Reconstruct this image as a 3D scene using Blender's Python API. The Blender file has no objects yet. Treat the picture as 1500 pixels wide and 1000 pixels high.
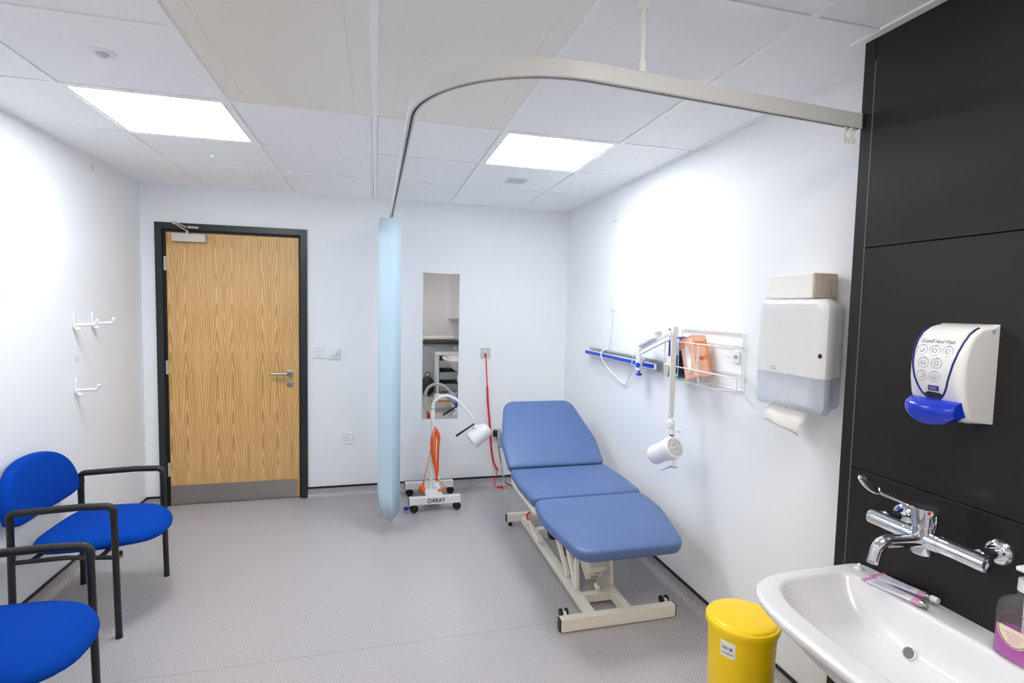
import bpy, bmesh, math, random
from mathutils import Vector, Matrix
random.seed(7)
SC = bpy.context.scene
COL = SC.collection
PI = math.pi
R = math.radians

# ------------------------------------------------------------------ room dimensions (metres)
H, D, XL, XR, YF = 2.361, 4.336, -1.619, 1.613, -1.25
PX, PY = 1.455, 1.351            # face and end of the boxed-in service panel

# ------------------------------------------------------------------ colour / material helpers
def lin(r, g, b):
    f = lambda c: (c/255/12.92) if c/255 <= .04045 else ((c/255+.055)/1.055)**2.4
    return (f(r), f(g), f(b), 1)

def principled(name):
    m = bpy.data.materials.new(name); m.use_nodes = True
    return m, m.node_tree, m.node_tree.nodes['Principled BSDF']

def node(nt, kind, **kw):
    n = nt.nodes.new(kind)
    for k, v in kw.items():
        if k in n.inputs: n.inputs[k].default_value = v
        else: setattr(n, k, v)
    return n

def mat(name, rgb, rough=.5, metal=0., spec=.5, vary=.03, scale=40., bump=0., bscale=400., coat=0., trans=0., emit=None, estr=0., stretch=None, sheen=0.):
    m, nt, b = principled(name)
    c = lin(*rgb)
    tc = node(nt, 'ShaderNodeTexCoord'); src = tc.outputs['Object']
    if stretch:
        mp = node(nt, 'ShaderNodeMapping'); mp.inputs['Scale'].default_value = stretch
        nt.links.new(src, mp.inputs['Vector']); src = mp.outputs['Vector']
    nz = node(nt, 'ShaderNodeTexNoise', Scale=scale, Detail=3.)
    nt.links.new(src, nz.inputs['Vector'])
    rp = node(nt, 'ShaderNodeValToRGB')
    rp.color_ramp.elements[0].position = .3; rp.color_ramp.elements[1].position = .7
    rp.color_ramp.elements[0].color = tuple(x*(1-vary) for x in c[:3])+(1,)
    rp.color_ramp.elements[1].color = tuple(min(1, x*(1+vary)) for x in c[:3])+(1,)
    nt.links.new(nz.outputs['Fac'], rp.inputs['Fac'])
    nt.links.new(rp.outputs['Color'], b.inputs['Base Color'])
    b.inputs['Roughness'].default_value = rough; b.inputs['Metallic'].default_value = metal
    b.inputs['Specular IOR Level'].default_value = spec
    b.inputs['Coat Weight'].default_value = coat; b.inputs['Coat Roughness'].default_value = .05
    b.inputs['Transmission Weight'].default_value = trans
    b.inputs['Sheen Weight'].default_value = sheen
    if emit:
        b.inputs['Emission Color'].default_value = lin(*emit); b.inputs['Emission Strength'].default_value = estr
    if bump:
        n2 = node(nt, 'ShaderNodeTexNoise', Scale=bscale, Detail=2.)
        nt.links.new(src, n2.inputs['Vector'])
        bp = node(nt, 'ShaderNodeBump', Strength=bump, Distance=.002)
        nt.links.new(n2.outputs['Fac'], bp.inputs['Height']); nt.links.new(bp.outputs['Normal'], b.inputs['Normal'])
    return m

M = {}
M['wall'] = mat('wall_paint', (243, 244, 245), .55, spec=.35, vary=.008, scale=3., bump=.05, bscale=250.)
M['tile'] = mat('ceiling_tile', (249, 249, 249), .9, vary=.012, scale=30., bump=.08, bscale=500.)
M['grid'] = mat('ceiling_grid', (250, 250, 250), .45, vary=.005)
M['radiant'] = mat('radiant_panel_metal', (242, 239, 231), .42, vary=.006, scale=2.)
M['sensor_dark'] = mat('overflow_grey', (112, 112, 112), .5)
M['plate_grey'] = mat('pale_grey_plate', (206, 206, 198), .4)
M['track'] = mat('track_enamel', (206, 207, 206), .4, vary=.01)
M['white'] = mat('white_plastic', (238, 239, 240), .3, vary=.008)
M['white_metal'] = mat('white_enamel', (236, 236, 233), .3, vary=.01)
M['offwhite'] = mat('cream_enamel', (236, 230, 215), .38, vary=.015, scale=15.)
M['grey_plastic'] = mat('grey_plastic', (170, 178, 184), .4)
M['aluminium'] = mat('aluminium', (196, 199, 201), .38, metal=.85, vary=.02, stretch=(1, 40, 1))
M['steel'] = mat('satin_steel', (176, 173, 168), .3, metal=1., vary=.05, scale=8., stretch=(60, 1, 2))
M['closer'] = mat('silver_paint', (205, 198, 188), .42, metal=.35, vary=.02)
M['chrome'] = mat('chrome', (222, 224, 228), .06, metal=1., vary=.01)
M['black_metal'] = mat('black_coated_steel', (30, 29, 29), .36, vary=.05)
M['black_plastic'] = mat('black_plastic', (32, 31, 31), .45, vary=.05)
M['black_rubber'] = mat('black_rubber', (24, 24, 25), .6)
M['frame'] = mat('door_frame_paint', (33, 38, 39), .35, vary=.03)
M['gap'] = mat('frame_rebate_seal', (18, 20, 21), .6)
M['fabric'] = mat('blue_woven_fabric', (0, 64, 162), .9, vary=.06, scale=900., bump=.25, bscale=1500., spec=.12)
M['vinyl'] = mat('blue_vinyl', (86, 110, 156), .42, vary=.04, scale=7., bump=.05, bscale=600.)
M['panel'] = mat('charcoal_laminate', (29, 27, 26), .38, spec=.35, vary=.04, scale=5., bump=.03, bscale=700.)
M['panel_edge'] = mat('laminate_edge', (96, 96, 96), .3)
M['ceramic'] = mat('white_ceramic', (228, 229, 231), .2, vary=.004, coat=.25)
M['yellow'] = mat('yellow_plastic', (255, 212, 0), .3, vary=.015, scale=6.)
M['dispenser'] = mat('dispenser_white', (228, 228, 228), .16, vary=.004)
M['towel'] = mat('paper_towel_white', (246, 244, 238), .9, vary=.02, bump=.2, bscale=120.)
M['towel_edge'] = mat('paper_towel_folds', (192, 181, 164), .95, vary=.2, scale=90., stretch=(6, 1, .5))
M['orange'] = mat('orange_cable', (244, 106, 22), .45)
M['red'] = mat('red_cable', (222, 40, 36), .45)
M['blue_plastic'] = mat('blue_plastic', (20, 66, 196), .25, vary=.02)
M['soap_blue'] = mat('soap_lever_blue', (16, 50, 190), .18, vary=.01, coat=.4)
M['navy'] = mat('navy_print', (22, 24, 110), .4)
M['navy_plastic'] = mat('navy_plastic', (36, 44, 100), .4)
M['print_grey'] = mat('grey_print', (150, 154, 172), .5)
M['print_dark'] = mat('dark_print', (52, 52, 58), .5)
M['red_mark'] = mat('red_mark', (210, 24, 20), .3)
M['smoke'] = mat('smoked_window', (38, 40, 44), .15)
M['coil'] = mat('coiled_cord', (214, 214, 200), .45)
M['skirt_black'] = mat('capping_strip_black', (24, 22, 21), .45)
M['glove'] = mat('glove_box_orange', (244, 192, 166), .5, vary=.12, scale=26., stretch=(1, 1, .2))
M['glove_deep'] = mat('glove_box_print', (242, 140, 84), .5)
M['box_blue'] = mat('box_blue_card', (44, 66, 146), .45, vary=.08, scale=30.)
M['box_pale'] = mat('box_pale_card', (196, 204, 222), .5, vary=.1, scale=40.)
M['box_dark'] = mat('box_dark_print', (34, 38, 58), .5)
M['box_green'] = mat('box_green_card', (120, 176, 120), .5)
M['latex'] = mat('latex_glove', (236, 226, 196), .6, vary=.05)
M['label'] = mat('label_paper', (240, 238, 228), .6)
M['tube'] = mat('tube_laminate', (234, 230, 236), .32, vary=.03, scale=60.)
M['pink'] = mat('pink_print', (222, 150, 196), .4)
M['lilac'] = mat('lilac_print', (172, 164, 190), .45)
M['liquid'] = mat('purple_soap', (206, 84, 200), .2, vary=.03)
M['magenta'] = mat('magenta_print', (150, 40, 120), .4)
M['wood_plain'] = mat('bench_wood', (190, 140, 74), .5, vary=.15, scale=20., stretch=(1, 12, 12))
M['lamp_grille'] = mat('lamp_grille', (172, 164, 156), .5)
M['led'] = mat('green_led', (40, 220, 150), .4, emit=(60, 255, 190), estr=6.)
M['sensor_lens'] = mat('sensor_lens', (196, 198, 200), .3)
M['vent_grey'] = mat('vent_mesh', (164, 168, 170), .6, vary=.15, scale=400.)
M['black_bag'] = mat('black_bag', (26, 26, 28), .5, bump=.6, bscale=30.)
M['brass'] = mat('doorstop_metal', (168, 150, 124), .35, metal=.8)

def mirror_mat():
    m, nt, b = principled('mirror_acrylic')
    b.inputs['Base Color'].default_value = (.80, .79, .775, 1); b.inputs['Metallic'].default_value = 1; b.inputs['Roughness'].default_value = .012
    tc = node(nt, 'ShaderNodeTexCoord'); nz = node(nt, 'ShaderNodeTexNoise', Scale=3.2, Detail=0.)
    bp = node(nt, 'ShaderNodeBump', Strength=.012, Distance=.01)
    nt.links.new(tc.outputs['Object'], nz.inputs['Vector']); nt.links.new(nz.outputs['Fac'], bp.inputs['Height'])
    nt.links.new(bp.outputs['Normal'], b.inputs['Normal'])
    return m
M['mirror'] = mirror_mat()

def floor_mat():
    m, nt, b = principled('speckled_vinyl_floor')
    tc = node(nt, 'ShaderNodeTexCoord')
    n1 = node(nt, 'ShaderNodeTexNoise', Scale=230., Detail=3., Roughness=.75)
    n2 = node(nt, 'ShaderNodeTexNoise', Scale=2.2, Detail=2.)
    r1 = node(nt, 'ShaderNodeValToRGB')
    e = r1.color_ramp.elements
    e[0].position = .32; e[0].color = lin(124, 119, 120)
    e[1].position = .68; e[1].color = lin(220, 215, 216)
    k = r1.color_ramp.elements.new(.5); k.color = lin(177, 172, 173)
    r2 = node(nt, 'ShaderNodeValToRGB')
    r2.color_ramp.elements[0].color = (.95, .95, .95, 1); r2.color_ramp.elements[1].color = (1, 1, 1, 1)
    mx = node(nt, 'ShaderNodeMixRGB', blend_type='MULTIPLY', Fac=1.)
    for n in (n1, n2): nt.links.new(tc.outputs['Object'], n.inputs['Vector'])
    nt.links.new(n1.outputs['Fac'], r1.inputs['Fac']); nt.links.new(n2.outputs['Fac'], r2.inputs['Fac'])
    nt.links.new(r1.outputs['Color'], mx.inputs['Color1']); nt.links.new(r2.outputs['Color'], mx.inputs['Color2'])
    # the welded seam between two sheets of vinyl
    sp = node(nt, 'ShaderNodeSeparateXYZ'); nt.links.new(tc.outputs['Object'], sp.inputs['Vector'])
    s = node(nt, 'ShaderNodeMath', operation='SUBTRACT'); s.inputs[1].default_value = 2.334
    a = node(nt, 'ShaderNodeMath', operation='ABSOLUTE'); l = node(nt, 'ShaderNodeMath', operation='LESS_THAN'); l.inputs[1].default_value = .0018
    nt.links.new(sp.outputs['Y'], s.inputs[0]); nt.links.new(s.outputs[0], a.inputs[0]); nt.links.new(a.outputs[0], l.inputs[0])
    mx2 = node(nt, 'ShaderNodeMixRGB', blend_type='MULTIPLY'); mx2.inputs['Color2'].default_value = (.72, .71, .70, 1)
    nt.links.new(l.outputs[0], mx2.inputs['Fac']); nt.links.new(mx.outputs['Color'], mx2.inputs['Color1'])
    nt.links.new(mx2.outputs['Color'], b.inputs['Base Color'])
    b.inputs['Roughness'].default_value = .38; b.inputs['Specular IOR Level'].default_value = .45
    bp = node(nt, 'ShaderNodeBump', Strength=.12, Distance=.001)
    nt.links.new(n1.outputs['Fac'], bp.inputs['Height']); nt.links.new(bp.outputs['Normal'], b.inputs['Normal'])
    return m
M['floor'] = floor_mat()

def smudged_wall_mat(spots):
    """wall paint with a few small scuff marks (y, z)"""
    m, nt, b = principled('wall_paint_scuffed')
    tc = node(nt, 'ShaderNodeTexCoord'); fac = None
    for (x, y, z, r) in spots:
        d = node(nt, 'ShaderNodeVectorMath', operation='DISTANCE'); d.inputs[1].default_value = (x, y, z)
        nt.links.new(tc.outputs['Object'], d.inputs[0])
        mr = node(nt, 'ShaderNodeMapRange'); mr.inputs['From Min'].default_value = r*.3; mr.inputs['From Max'].default_value = r
        mr.inputs['To Min'].default_value = .26; mr.inputs['To Max'].default_value = 0
        nt.links.new(d.outputs['Value'], mr.inputs['Value'])
        if fac is None: fac = mr.outputs[0]
        else:
            ad = node(nt, 'ShaderNodeMath', operation='MAXIMUM'); nt.links.new(fac, ad.inputs[0]); nt.links.new(mr.outputs[0], ad.inputs[1]); fac = ad.outputs[0]
    mx = node(nt, 'ShaderNodeMixRGB'); mx.inputs['Color1'].default_value = lin(243, 244, 245); mx.inputs['Color2'].default_value = lin(120, 116, 112)
    nt.links.new(fac, mx.inputs['Fac']); nt.links.new(mx.outputs['Color'], b.inputs['Base Color'])
    b.inputs['Roughness'].default_value = .55; b.inputs['Specular IOR Level'].default_value = .35
    return m
M['wall_left'] = smudged_wall_mat([(XL, 3.001, 2.123, .022), (XL, 3.69, 2.30, .028), (XL, 2.89, 1.532, .02), (XL, 3.463, 1.182, .026)])

def oak_mat():
    """crown-cut oak veneer: mirrored leaves 0.31 m apart, arches pointing up"""
    m, nt, b = principled('oak_veneer')
    L = nt.links.new
    tc = node(nt, 'ShaderNodeTexCoord')
    dz = node(nt, 'ShaderNodeTexNoise', Scale=5., Detail=3.)
    mp0 = node(nt, 'ShaderNodeMapping'); mp0.inputs['Scale'].default_value = (2.2, 1, .5)
    L(tc.outputs['Object'], mp0.inputs['Vector']); 
    sp = node(nt, 'ShaderNodeSeparateXYZ'); L(tc.outputs['Object'], sp.inputs['Vector'])
    def mth(op, a, c=None, v=None):
        n = node(nt, 'ShaderNodeMath', operation=op)
        L(a, n.inputs[0])
        if c is not None: L(c, n.inputs[1])
        if v is not None: n.inputs[1].default_value = v
        return n.outputs[0]
    x = mth('SUBTRACT', sp.outputs['X'], v=-1.312)
    pp = mth('PINGPONG', x, v=.155)
    # same noise on both mirrored leaves
    cb = node(nt, 'ShaderNodeCombineXYZ'); L(mth('MULTIPLY', pp, v=7.), cb.inputs[0]); L(mth('MULTIPLY', sp.outputs['Z'], v=1.15), cb.inputs[2])
    L(cb.outputs[0], dz.inputs['Vector']); dz.inputs['Scale'].default_value = 1.4
    u = mth('SUBTRACT', pp, v=.053)
    u2 = mth('ADD', mth('MULTIPLY', u, u), v=.00006)
    rt = mth('SQRT', u2)
    f = mth('ADD', mth('MULTIPLY', rt, v=15.), sp.outputs['Z'])
    f = mth('ADD', f, mth('MULTIPLY', dz.outputs['Fac'], v=.75))
    ring = mth('SINE', mth('MULTIPLY', f, v=2*PI/.21))
    ring = mth('ADD', mth('MULTIPLY', ring, v=.5), v=.5)
    g = node(nt, 'ShaderNodeTexNoise', Scale=1., Detail=4., Roughness=.65)
    cb2 = node(nt, 'ShaderNodeCombineXYZ'); L(mth('MULTIPLY', pp, v=260.), cb2.inputs[0]); L(mth('MULTIPLY', sp.outputs['Z'], v=7.), cb2.inputs[2])
    L(cb2.outputs[0], g.inputs['Vector'])
    big = node(nt, 'ShaderNodeTexNoise', Scale=1., Detail=2.)
    cb3 = node(nt, 'ShaderNodeCombineXYZ'); L(mth('MULTIPLY', pp, v=26.), cb3.inputs[0]); L(mth('MULTIPLY', sp.outputs['Z'], v=1.6), cb3.inputs[2])
    L(cb3.outputs[0], big.inputs['Vector'])
    t = mth('ADD', mth('MULTIPLY', ring, v=.50), mth('MULTIPLY', g.outputs['Fac'], v=.42))
    t = mth('ADD', t, mth('MULTIPLY', big.outputs['Fac'], v=.66))
    rp = node(nt, 'ShaderNodeValToRGB'); L(mth('MULTIPLY', t, v=.72), rp.inputs['Fac'])
    e = rp.color_ramp.elements
    e[0].position = .28; e[0].color = lin(184, 132, 68)
    e[1].position = .78; e[1].color = lin(230, 190, 132)
    k = e.new(.52); k.color = lin(212, 165, 100)
    L(rp.outputs['Color'], b.inputs['Base Color'])
    b.inputs['Roughness'].default_value = .38
    return m
M['oak'] = oak_mat()
M['oak_lip'] = mat('oak_lipping', (176, 124, 62), .5, vary=.1, scale=60.)

def sheet_mat(name, rgb, tr=.35, wave=None):
    """thin translucent sheet (disposable curtain, frosted plastic)"""
    m, nt, b = principled(name); L = nt.links.new
    c = lin(*rgb)
    tc = node(nt, 'ShaderNodeTexCoord'); nz = node(nt, 'ShaderNodeTexNoise', Scale=3., Detail=2.)
    mp = node(nt, 'ShaderNodeMapping'); mp.inputs['Scale'].default_value = (.3, .3, 5.)
    L(tc.outputs['Object'], mp.inputs['Vector']); L(mp.outputs['Vector'], nz.inputs['Vector'])
    b.inputs['Base Color'].default_value = c; b.inputs['Roughness'].default_value = .6
    if wave:
        bp = node(nt, 'ShaderNodeBump', Strength=wave, Distance=.02); L(nz.outputs['Fac'], bp.inputs['Height']); L(bp.outputs['Normal'], b.inputs['Normal'])
    t = node(nt, 'ShaderNodeBsdfTranslucent'); t.inputs['Color'].default_value = c
    mx = node(nt, 'ShaderNodeMixShader'); mx.inputs[0].default_value = tr
    out = nt.nodes['Material Output']
    L(b.outputs[0], mx.inputs[1]); L(t.outputs[0], mx.inputs[2]); L(mx.outputs[0], out.inputs['Surface'])
    return m
M['curtain'] = sheet_mat('curtain_sheet', (232, 246, 253), .5, wave=.12)
M['paper_sheet'] = sheet_mat('paper_sheet', (244, 242, 236), .3)

def clear_mat(name, rgb, rough, alpha_mix, spec=.5):
    """thin tinted clear plastic: part see-through, part surface"""
    m, nt, b = principled(name); L = nt.links.new
    b.inputs['Base Color'].default_value = lin(*rgb); b.inputs['Roughness'].default_value = rough
    nz = node(nt, 'ShaderNodeTexNoise', Scale=25.); tc = node(nt, 'ShaderNodeTexCoord'); L(tc.outputs['Object'], nz.inputs['Vector'])
    t = node(nt, 'ShaderNodeBsdfTransparent'); t.inputs['Color'].default_value = lin(*[min(250, c+80) for c in rgb])
    mr = node(nt, 'ShaderNodeMapRange'); mr.inputs['To Min'].default_value = alpha_mix-.05; mr.inputs['To Max'].default_value = alpha_mix+.05
    L(nz.outputs['Fac'], mr.inputs['Value'])
    mx = node(nt, 'ShaderNodeMixShader'); L(mr.outputs[0], mx.inputs[0])
    L(t.outputs[0], mx.inputs[1]); L(b.outputs[0], mx.inputs[2]); L(mx.outputs[0], nt.nodes['Material Output'].inputs['Surface'])
    return m
M['frosted'] = clear_mat('frosted_window', (218, 226, 240), .22, .5)
M['clear'] = clear_mat('clear_bottle', (170, 170, 168), .1, .16)

def light_mat(name, rgb, s):
    m = bpy.data.materials.new(name); m.use_nodes = True; nt = m.node_tree
    nt.nodes.remove(nt.nodes['Principled BSDF'])
    e = node(nt, 'ShaderNodeEmission'); e.inputs['Color'].default_value = lin(*rgb); e.inputs['Strength'].default_value = s
    nt.links.new(e.outputs[0], nt.nodes['Material Output'].inputs['Surface'])
    return m
M['light_cool'] = light_mat('lit_diffuser_cool', (240, 247, 255), 25.0)
M['light_warm'] = light_mat('lit_diffuser_neutral', (255, 248, 240), 18.0)

# ------------------------------------------------------------------ mesh builder
def rpoly(pts, rad, n=6):
    """2D polygon with rounded corners (rad: number or list)"""
    out = []; N = len(pts)
    for i in range(N):
        p = Vector(pts[i]).to_2d(); a = Vector(pts[i-1]).to_2d(); c = Vector(pts[(i+1) % N]).to_2d()
        r = rad[i] if isinstance(rad, (list, tuple)) else rad
        if r <= 0: out.append(p); continue
        d1 = (a-p).normalized(); d2 = (c-p).normalized()
        ang = math.acos(max(-1, min(1, d1.dot(d2))))
        t = min(r/math.tan(ang/2), .49*(a-p).length, .49*(c-p).length); rr = t*math.tan(ang/2)
        cen = p+(d1+d2).normalized()*(rr/math.sin(ang/2))
        s = p+d1*t-cen; e = p+d2*t-cen
        a0 = math.atan2(s.y, s.x); a1 = math.atan2(e.y, e.x); da = (a1-a0+PI) % (2*PI)-PI
        for k in range(n+1):
            th = a0+da*k/n; out.append(cen+Vector((math.cos(th), math.sin(th)))*rr)
    return out

def inset(poly, d):
    N = len(poly); area = sum(poly[i-1].x*poly[i].y-poly[i].x*poly[i-1].y for i in range(N)); s = 1 if area > 0 else -1
    out = []
    for i in range(N):
        a, p, c = poly[i-1], poly[i], poly[(i+1) % N]
        n = Vector((0, 0))
        for e in (p-a, c-p):
            if e.length > 1e-9: e = e.normalized(); n += Vector((-e.y, e.x))*s
        n.normalize(); out.append(p+n*d)
    return out

def fillet(pts, rad, n=8):
    """3D polyline with rounded corners"""
    P = [Vector(p) for p in pts]; out = [P[0]]
    for i in range(1, len(P)-1):
        p, a, c = P[i], P[i-1], P[i+1]
        r = rad[i] if isinstance(rad, (list, tuple)) else rad
        d1 = (a-p).normalized(); d2 = (c-p).normalized(); ang = math.acos(max(-1, min(1, d1.dot(d2))))
        if r <= 0 or ang > PI-.02: out.append(p); continue
        t = min(r/math.tan(ang/2), .48*(a-p).length, .48*(c-p).length)
        s, e = p+d1*t, p+d2*t; rr = t*math.tan(ang/2)
        cen = p+(d1+d2).normalized()*(rr/math.sin(ang/2))
        v0, v1 = s-cen, e-cen; w = v0.angle(v1)
        for k in range(n+1):
            f = k/n; out.append(cen+(v0*math.sin((1-f)*w)+v1*math.sin(f*w))/math.sin(w))
    out.append(P[-1]); return out

def spline(pts, n=8):
    P = [Vector(p) for p in pts]; P = [P[0]*2-P[1]]+P+[P[-1]*2-P[-2]]; out = []
    for i in range(1, len(P)-2):
        for k in range(n):
            t = k/n; a, b, c, d = P[i-1:i+3]
            out.append(.5*((2*b)+(c-a)*t+(2*a-5*b+4*c-d)*t*t+(3*b-a-3*c+d)*t**3))
    out.append(P[-2]); return out

class MB:
    def __init__(self): self.bm = bmesh.new()
    def _merge(self, b, m=0, X=None):
        for f in b.faces: f.material_index = m
        me = bpy.data.meshes.new('t'); b.to_mesh(me); b.free()
        if X is not None: me.transform(X)
        self.bm.from_mesh(me); bpy.data.meshes.remove(me); return self
    def box(self, c, s, bev=0., seg=2, X=None, m=0):
        b = bmesh.new(); bmesh.ops.create_cube(b, size=1)
        for v in b.verts: v.co = Vector((v.co.x*s[0], v.co.y*s[1], v.co.z*s[2]))+Vector(c)
        if bev > 0: bmesh.ops.bevel(b, geom=b.edges[:], offset=min(bev, .49*min(s)), segments=seg, affect='EDGES', profile=.5)
        return self._merge(b, m, X)
    def b2(self, x0, x1, y0, y1, z0, z1, bev=0., m=0, X=None):
        return self.box(((x0+x1)/2, (y0+y1)/2, (z0+z1)/2), (abs(x1-x0), abs(y1-y0), abs(z1-z0)), bev, 2, X, m)
    def loft(self, rings, cap=True, close=True, m=0, X=None, cap0=True):
        b = bmesh.new(); vs = [[b.verts.new(p) for p in r] for r in rings]; n = len(rings[0])
        for i in range(len(vs)-1):
            for j in range(n if close else n-1):
                k = (j+1) % n
                try: b.faces.new((vs[i][j], vs[i][k], vs[i+1][k], vs[i+1][j]))
                except ValueError: pass
        if cap:
            if cap0: b.faces.new(vs[0][::-1])
            b.faces.new(vs[-1])
        bmesh.ops.recalc_face_normals(b, faces=b.faces[:])
        return self._merge(b, m, X)
    def tube(self, pts, r, n=12, m=0, X=None, cap=True, closed=False, sy=1.):
        P = [Vector(p) for p in pts]; Q = [P[0]]
        for p in P[1:]:
            if (p-Q[-1]).length > 1e-6: Q.append(p)
        P = Q; N = len(P); T = []
        for i in range(N):
            if closed: t = P[(i+1) % N]-P[i-1]
            else: t = P[min(i+1, N-1)]-P[max(i-1, 0)]
            T.append(t.normalized())
        up = Vector((0, 0, 1)) if abs(T[0].z) < .9 else Vector((1, 0, 0))
        u = (up-T[0]*up.dot(T[0])).normalized(); rings = []
        for i in range(N):
            u = (u-T[i]*u.dot(T[i]));
            if u.length < 1e-6: u = T[i].orthogonal()
            u.normalize(); w = T[i].cross(u)
            rr = r(i/(N-1)) if callable(r) else r
            rings.append([P[i]+(w*math.cos(2*PI*k/n)+u*math.sin(2*PI*k/n)*sy)*rr for k in range(n)])
        if closed: rings.append(rings[0]); cap = False
        return self.loft(rings, cap=cap, m=m, X=X)
    def cyl(self, p0, p1, r0, r1=None, n=24, m=0, bev=0., X=None):
        r1 = r0 if r1 is None else r1; p0, p1 = Vector(p0), Vector(p1); t = (p1-p0); L = t.length; t = t/L
        prof = [(r0, 0), (r1, L)]
        if bev > 0: prof = [(r0-bev, 0), (r0-bev*.3, bev*.3), (r0, bev), (r1, L-bev), (r1-bev*.3, L-bev*.3), (r1-bev, L)]
        return self.lathe(prof, p0, t, n, m, X)
    def lathe(self, prof, o=(0, 0, 0), axis=(0, 0, 1), n=32, m=0, X=None, cap=True):
        a = Vector(axis).normalized(); q = Vector((0, 0, 1)).rotation_difference(a); o = Vector(o)
        rings = [[o+q @ Vector((r*math.cos(2*PI*k/n), r*math.sin(2*PI*k/n), z)) for k in range(n)] for r, z in prof]
        return self.loft(rings, cap=cap, m=m, X=X)
    def prism(self, poly, z0, z1, bev=0., X=None, m=0):
        poly = [Vector(p).to_2d() for p in poly]
        if bev > 0:
            s = 1 if z1 > z0 else -1
            L = [(bev, z0), (bev*.3, z0+s*bev*.3), (0, z0+s*bev), (0, z1-s*bev), (bev*.3, z1-s*bev*.3), (bev, z1)]
        else: L = [(0, z0), (0, z1)]
        return self.loft([[p.to_3d()+Vector((0, 0, z)) for p in inset(poly, d)] if d else [p.to_3d()+Vector((0, 0, z)) for p in poly] for d, z in L], m=m, X=X)
    def sweep(self, prof, path, up=(0, 0, 1), m=0, X=None):
        P = [Vector(p) for p in path]; up = Vector(up); rings = []
        for i in range(len(P)):
            t = (P[min(i+1, len(P)-1)]-P[max(i-1, 0)]).normalized(); s = t.cross(up).normalized()
            k = 1.
            if 0 < i < len(P)-1:
                t1 = (P[i]-P[i-1]).normalized(); k = 1/max(.5, abs(t1.dot(t)))
            rings.append([P[i]+s*a*k+up*c for a, c in prof])
        return self.loft(rings, m=m, X=X)
    def sphere(self, c, r, s=(1, 1, 1), m=0, n=20, X=None):
        b = bmesh.new(); bmesh.ops.create_uvsphere(b, u_segments=n, v_segments=n//2, radius=r)
        for v in b.verts: v.co = Vector((v.co.x*s[0], v.co.y*s[1], v.co.z*s[2]))+Vector(c)
        return self._merge(b, m, X)
    def text(self, body, size, X, ext=.0004, m=0, shear=0., bold=0., fit=None, warp=None):
        cu = bpy.data.curves.new('t', 'FONT'); cu.body = body; cu.size = size; cu.extrude = ext; cu.align_x = 'CENTER'; cu.align_y = 'CENTER'; cu.shear = shear; cu.offset = bold
        o = bpy.data.objects.new('t', cu); COL.objects.link(o)
        dg = bpy.context.evaluated_depsgraph_get(); dg.update()
        me = bpy.data.meshes.new_from_object(o.evaluated_get(dg)); bpy.data.objects.remove(o); bpy.data.curves.remove(cu)
        if fit:
            xs = [v.co.x for v in me.vertices]; k = fit/(max(xs)-min(xs))
            for v in me.vertices: v.co.x *= k
        me.transform(X)
        if warp:
            for v in me.vertices: v.co = warp(v.co)
        for p in me.polygons: p.material_index = m
        n0 = len(self.bm.faces); self.bm.from_mesh(me); bpy.data.meshes.remove(me)
        return self

ORG = {}
def finish(name, mb, mats, org, parent=None, smooth=35):
    me = bpy.data.meshes.new(name); bm = mb.bm
    bmesh.ops.transform(bm, matrix=Matrix.Translation(-org), verts=bm.verts[:]); bm.to_mesh(me); bm.free()
    for k in (mats if isinstance(mats, (list, tuple)) else [mats]): me.materials.append(M[k] if isinstance(k, str) else k)
    if smooth:
        me.polygons.foreach_set('use_smooth', [True]*len(me.polygons)); me.set_sharp_from_angle(angle=R(smooth))
    me.update(); o = bpy.data.objects.new(name, me); COL.objects.link(o); ORG[o.name] = org.copy()
    if smooth:
        wn = o.modifiers.new('weighted_normals', 'WEIGHTED_NORMAL'); wn.mode = 'FACE_AREA'; wn.weight = 50; wn.keep_sharp = True
    if parent: o.parent = parent; o.location = org-ORG[parent.name]
    else: o.location = org
    return o
def tag(o, label=None, cat=None, group=None, kind=None):
    for k, v in (('label', label), ('category', cat), ('group', group), ('kind', kind)):
        if v: o[k] = v
    return o
def thing(name, label, cat, loc=(0, 0, 0), group=None, kind=None):
    o = bpy.data.objects.new(name, None); o.empty_display_size = .05; COL.objects.link(o); o.location = loc; ORG[o.name] = Vector(loc)
    return tag(o, label, cat, group, kind)
def part(name, mb, mats, parent, label=None, smooth=35):
    o = finish(name, mb, mats, ORG[parent.name], parent, smooth)
    if label: o['label'] = label
    return o
def solo(name, mb, mats, loc, label, cat, group=None, smooth=35):
    return tag(finish(name, mb, mats, Vector(loc), None, smooth), label, cat, group)
def struct(name, mb, mats, smooth=None):
    return tag(finish(name, mb, mats, Vector((0, 0, 0)), None, smooth), kind='structure')
def dup(root, loc, label):
    r = root.copy(); COL.objects.link(r); r.location = loc; r['label'] = label
    for ch in list(root.children):
        c = ch.copy(); COL.objects.link(c); c.parent = r
        for g in list(ch.children):
            d = g.copy(); COL.objects.link(d); d.parent = c
    return r

def face_right(y, z, x=XR):
    """local (a,b,c) -> on the wall at x facing -X: a runs towards -Y, b up, c out of the wall"""
    return Matrix(((0, 0, -1, x), (-1, 0, 0, y), (0, 1, 0, z), (0, 0, 0, 1)))
def face_back(x, z, y=D):
    return Matrix(((1, 0, 0, x), (0, 0, -1, y), (0, 1, 0, z), (0, 0, 0, 1)))
def face_left(y, z, x=XL):
    return Matrix(((0, 0, 1, x), (1, 0, 0, y), (0, 1, 0, z), (0, 0, 0, 1)))

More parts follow.
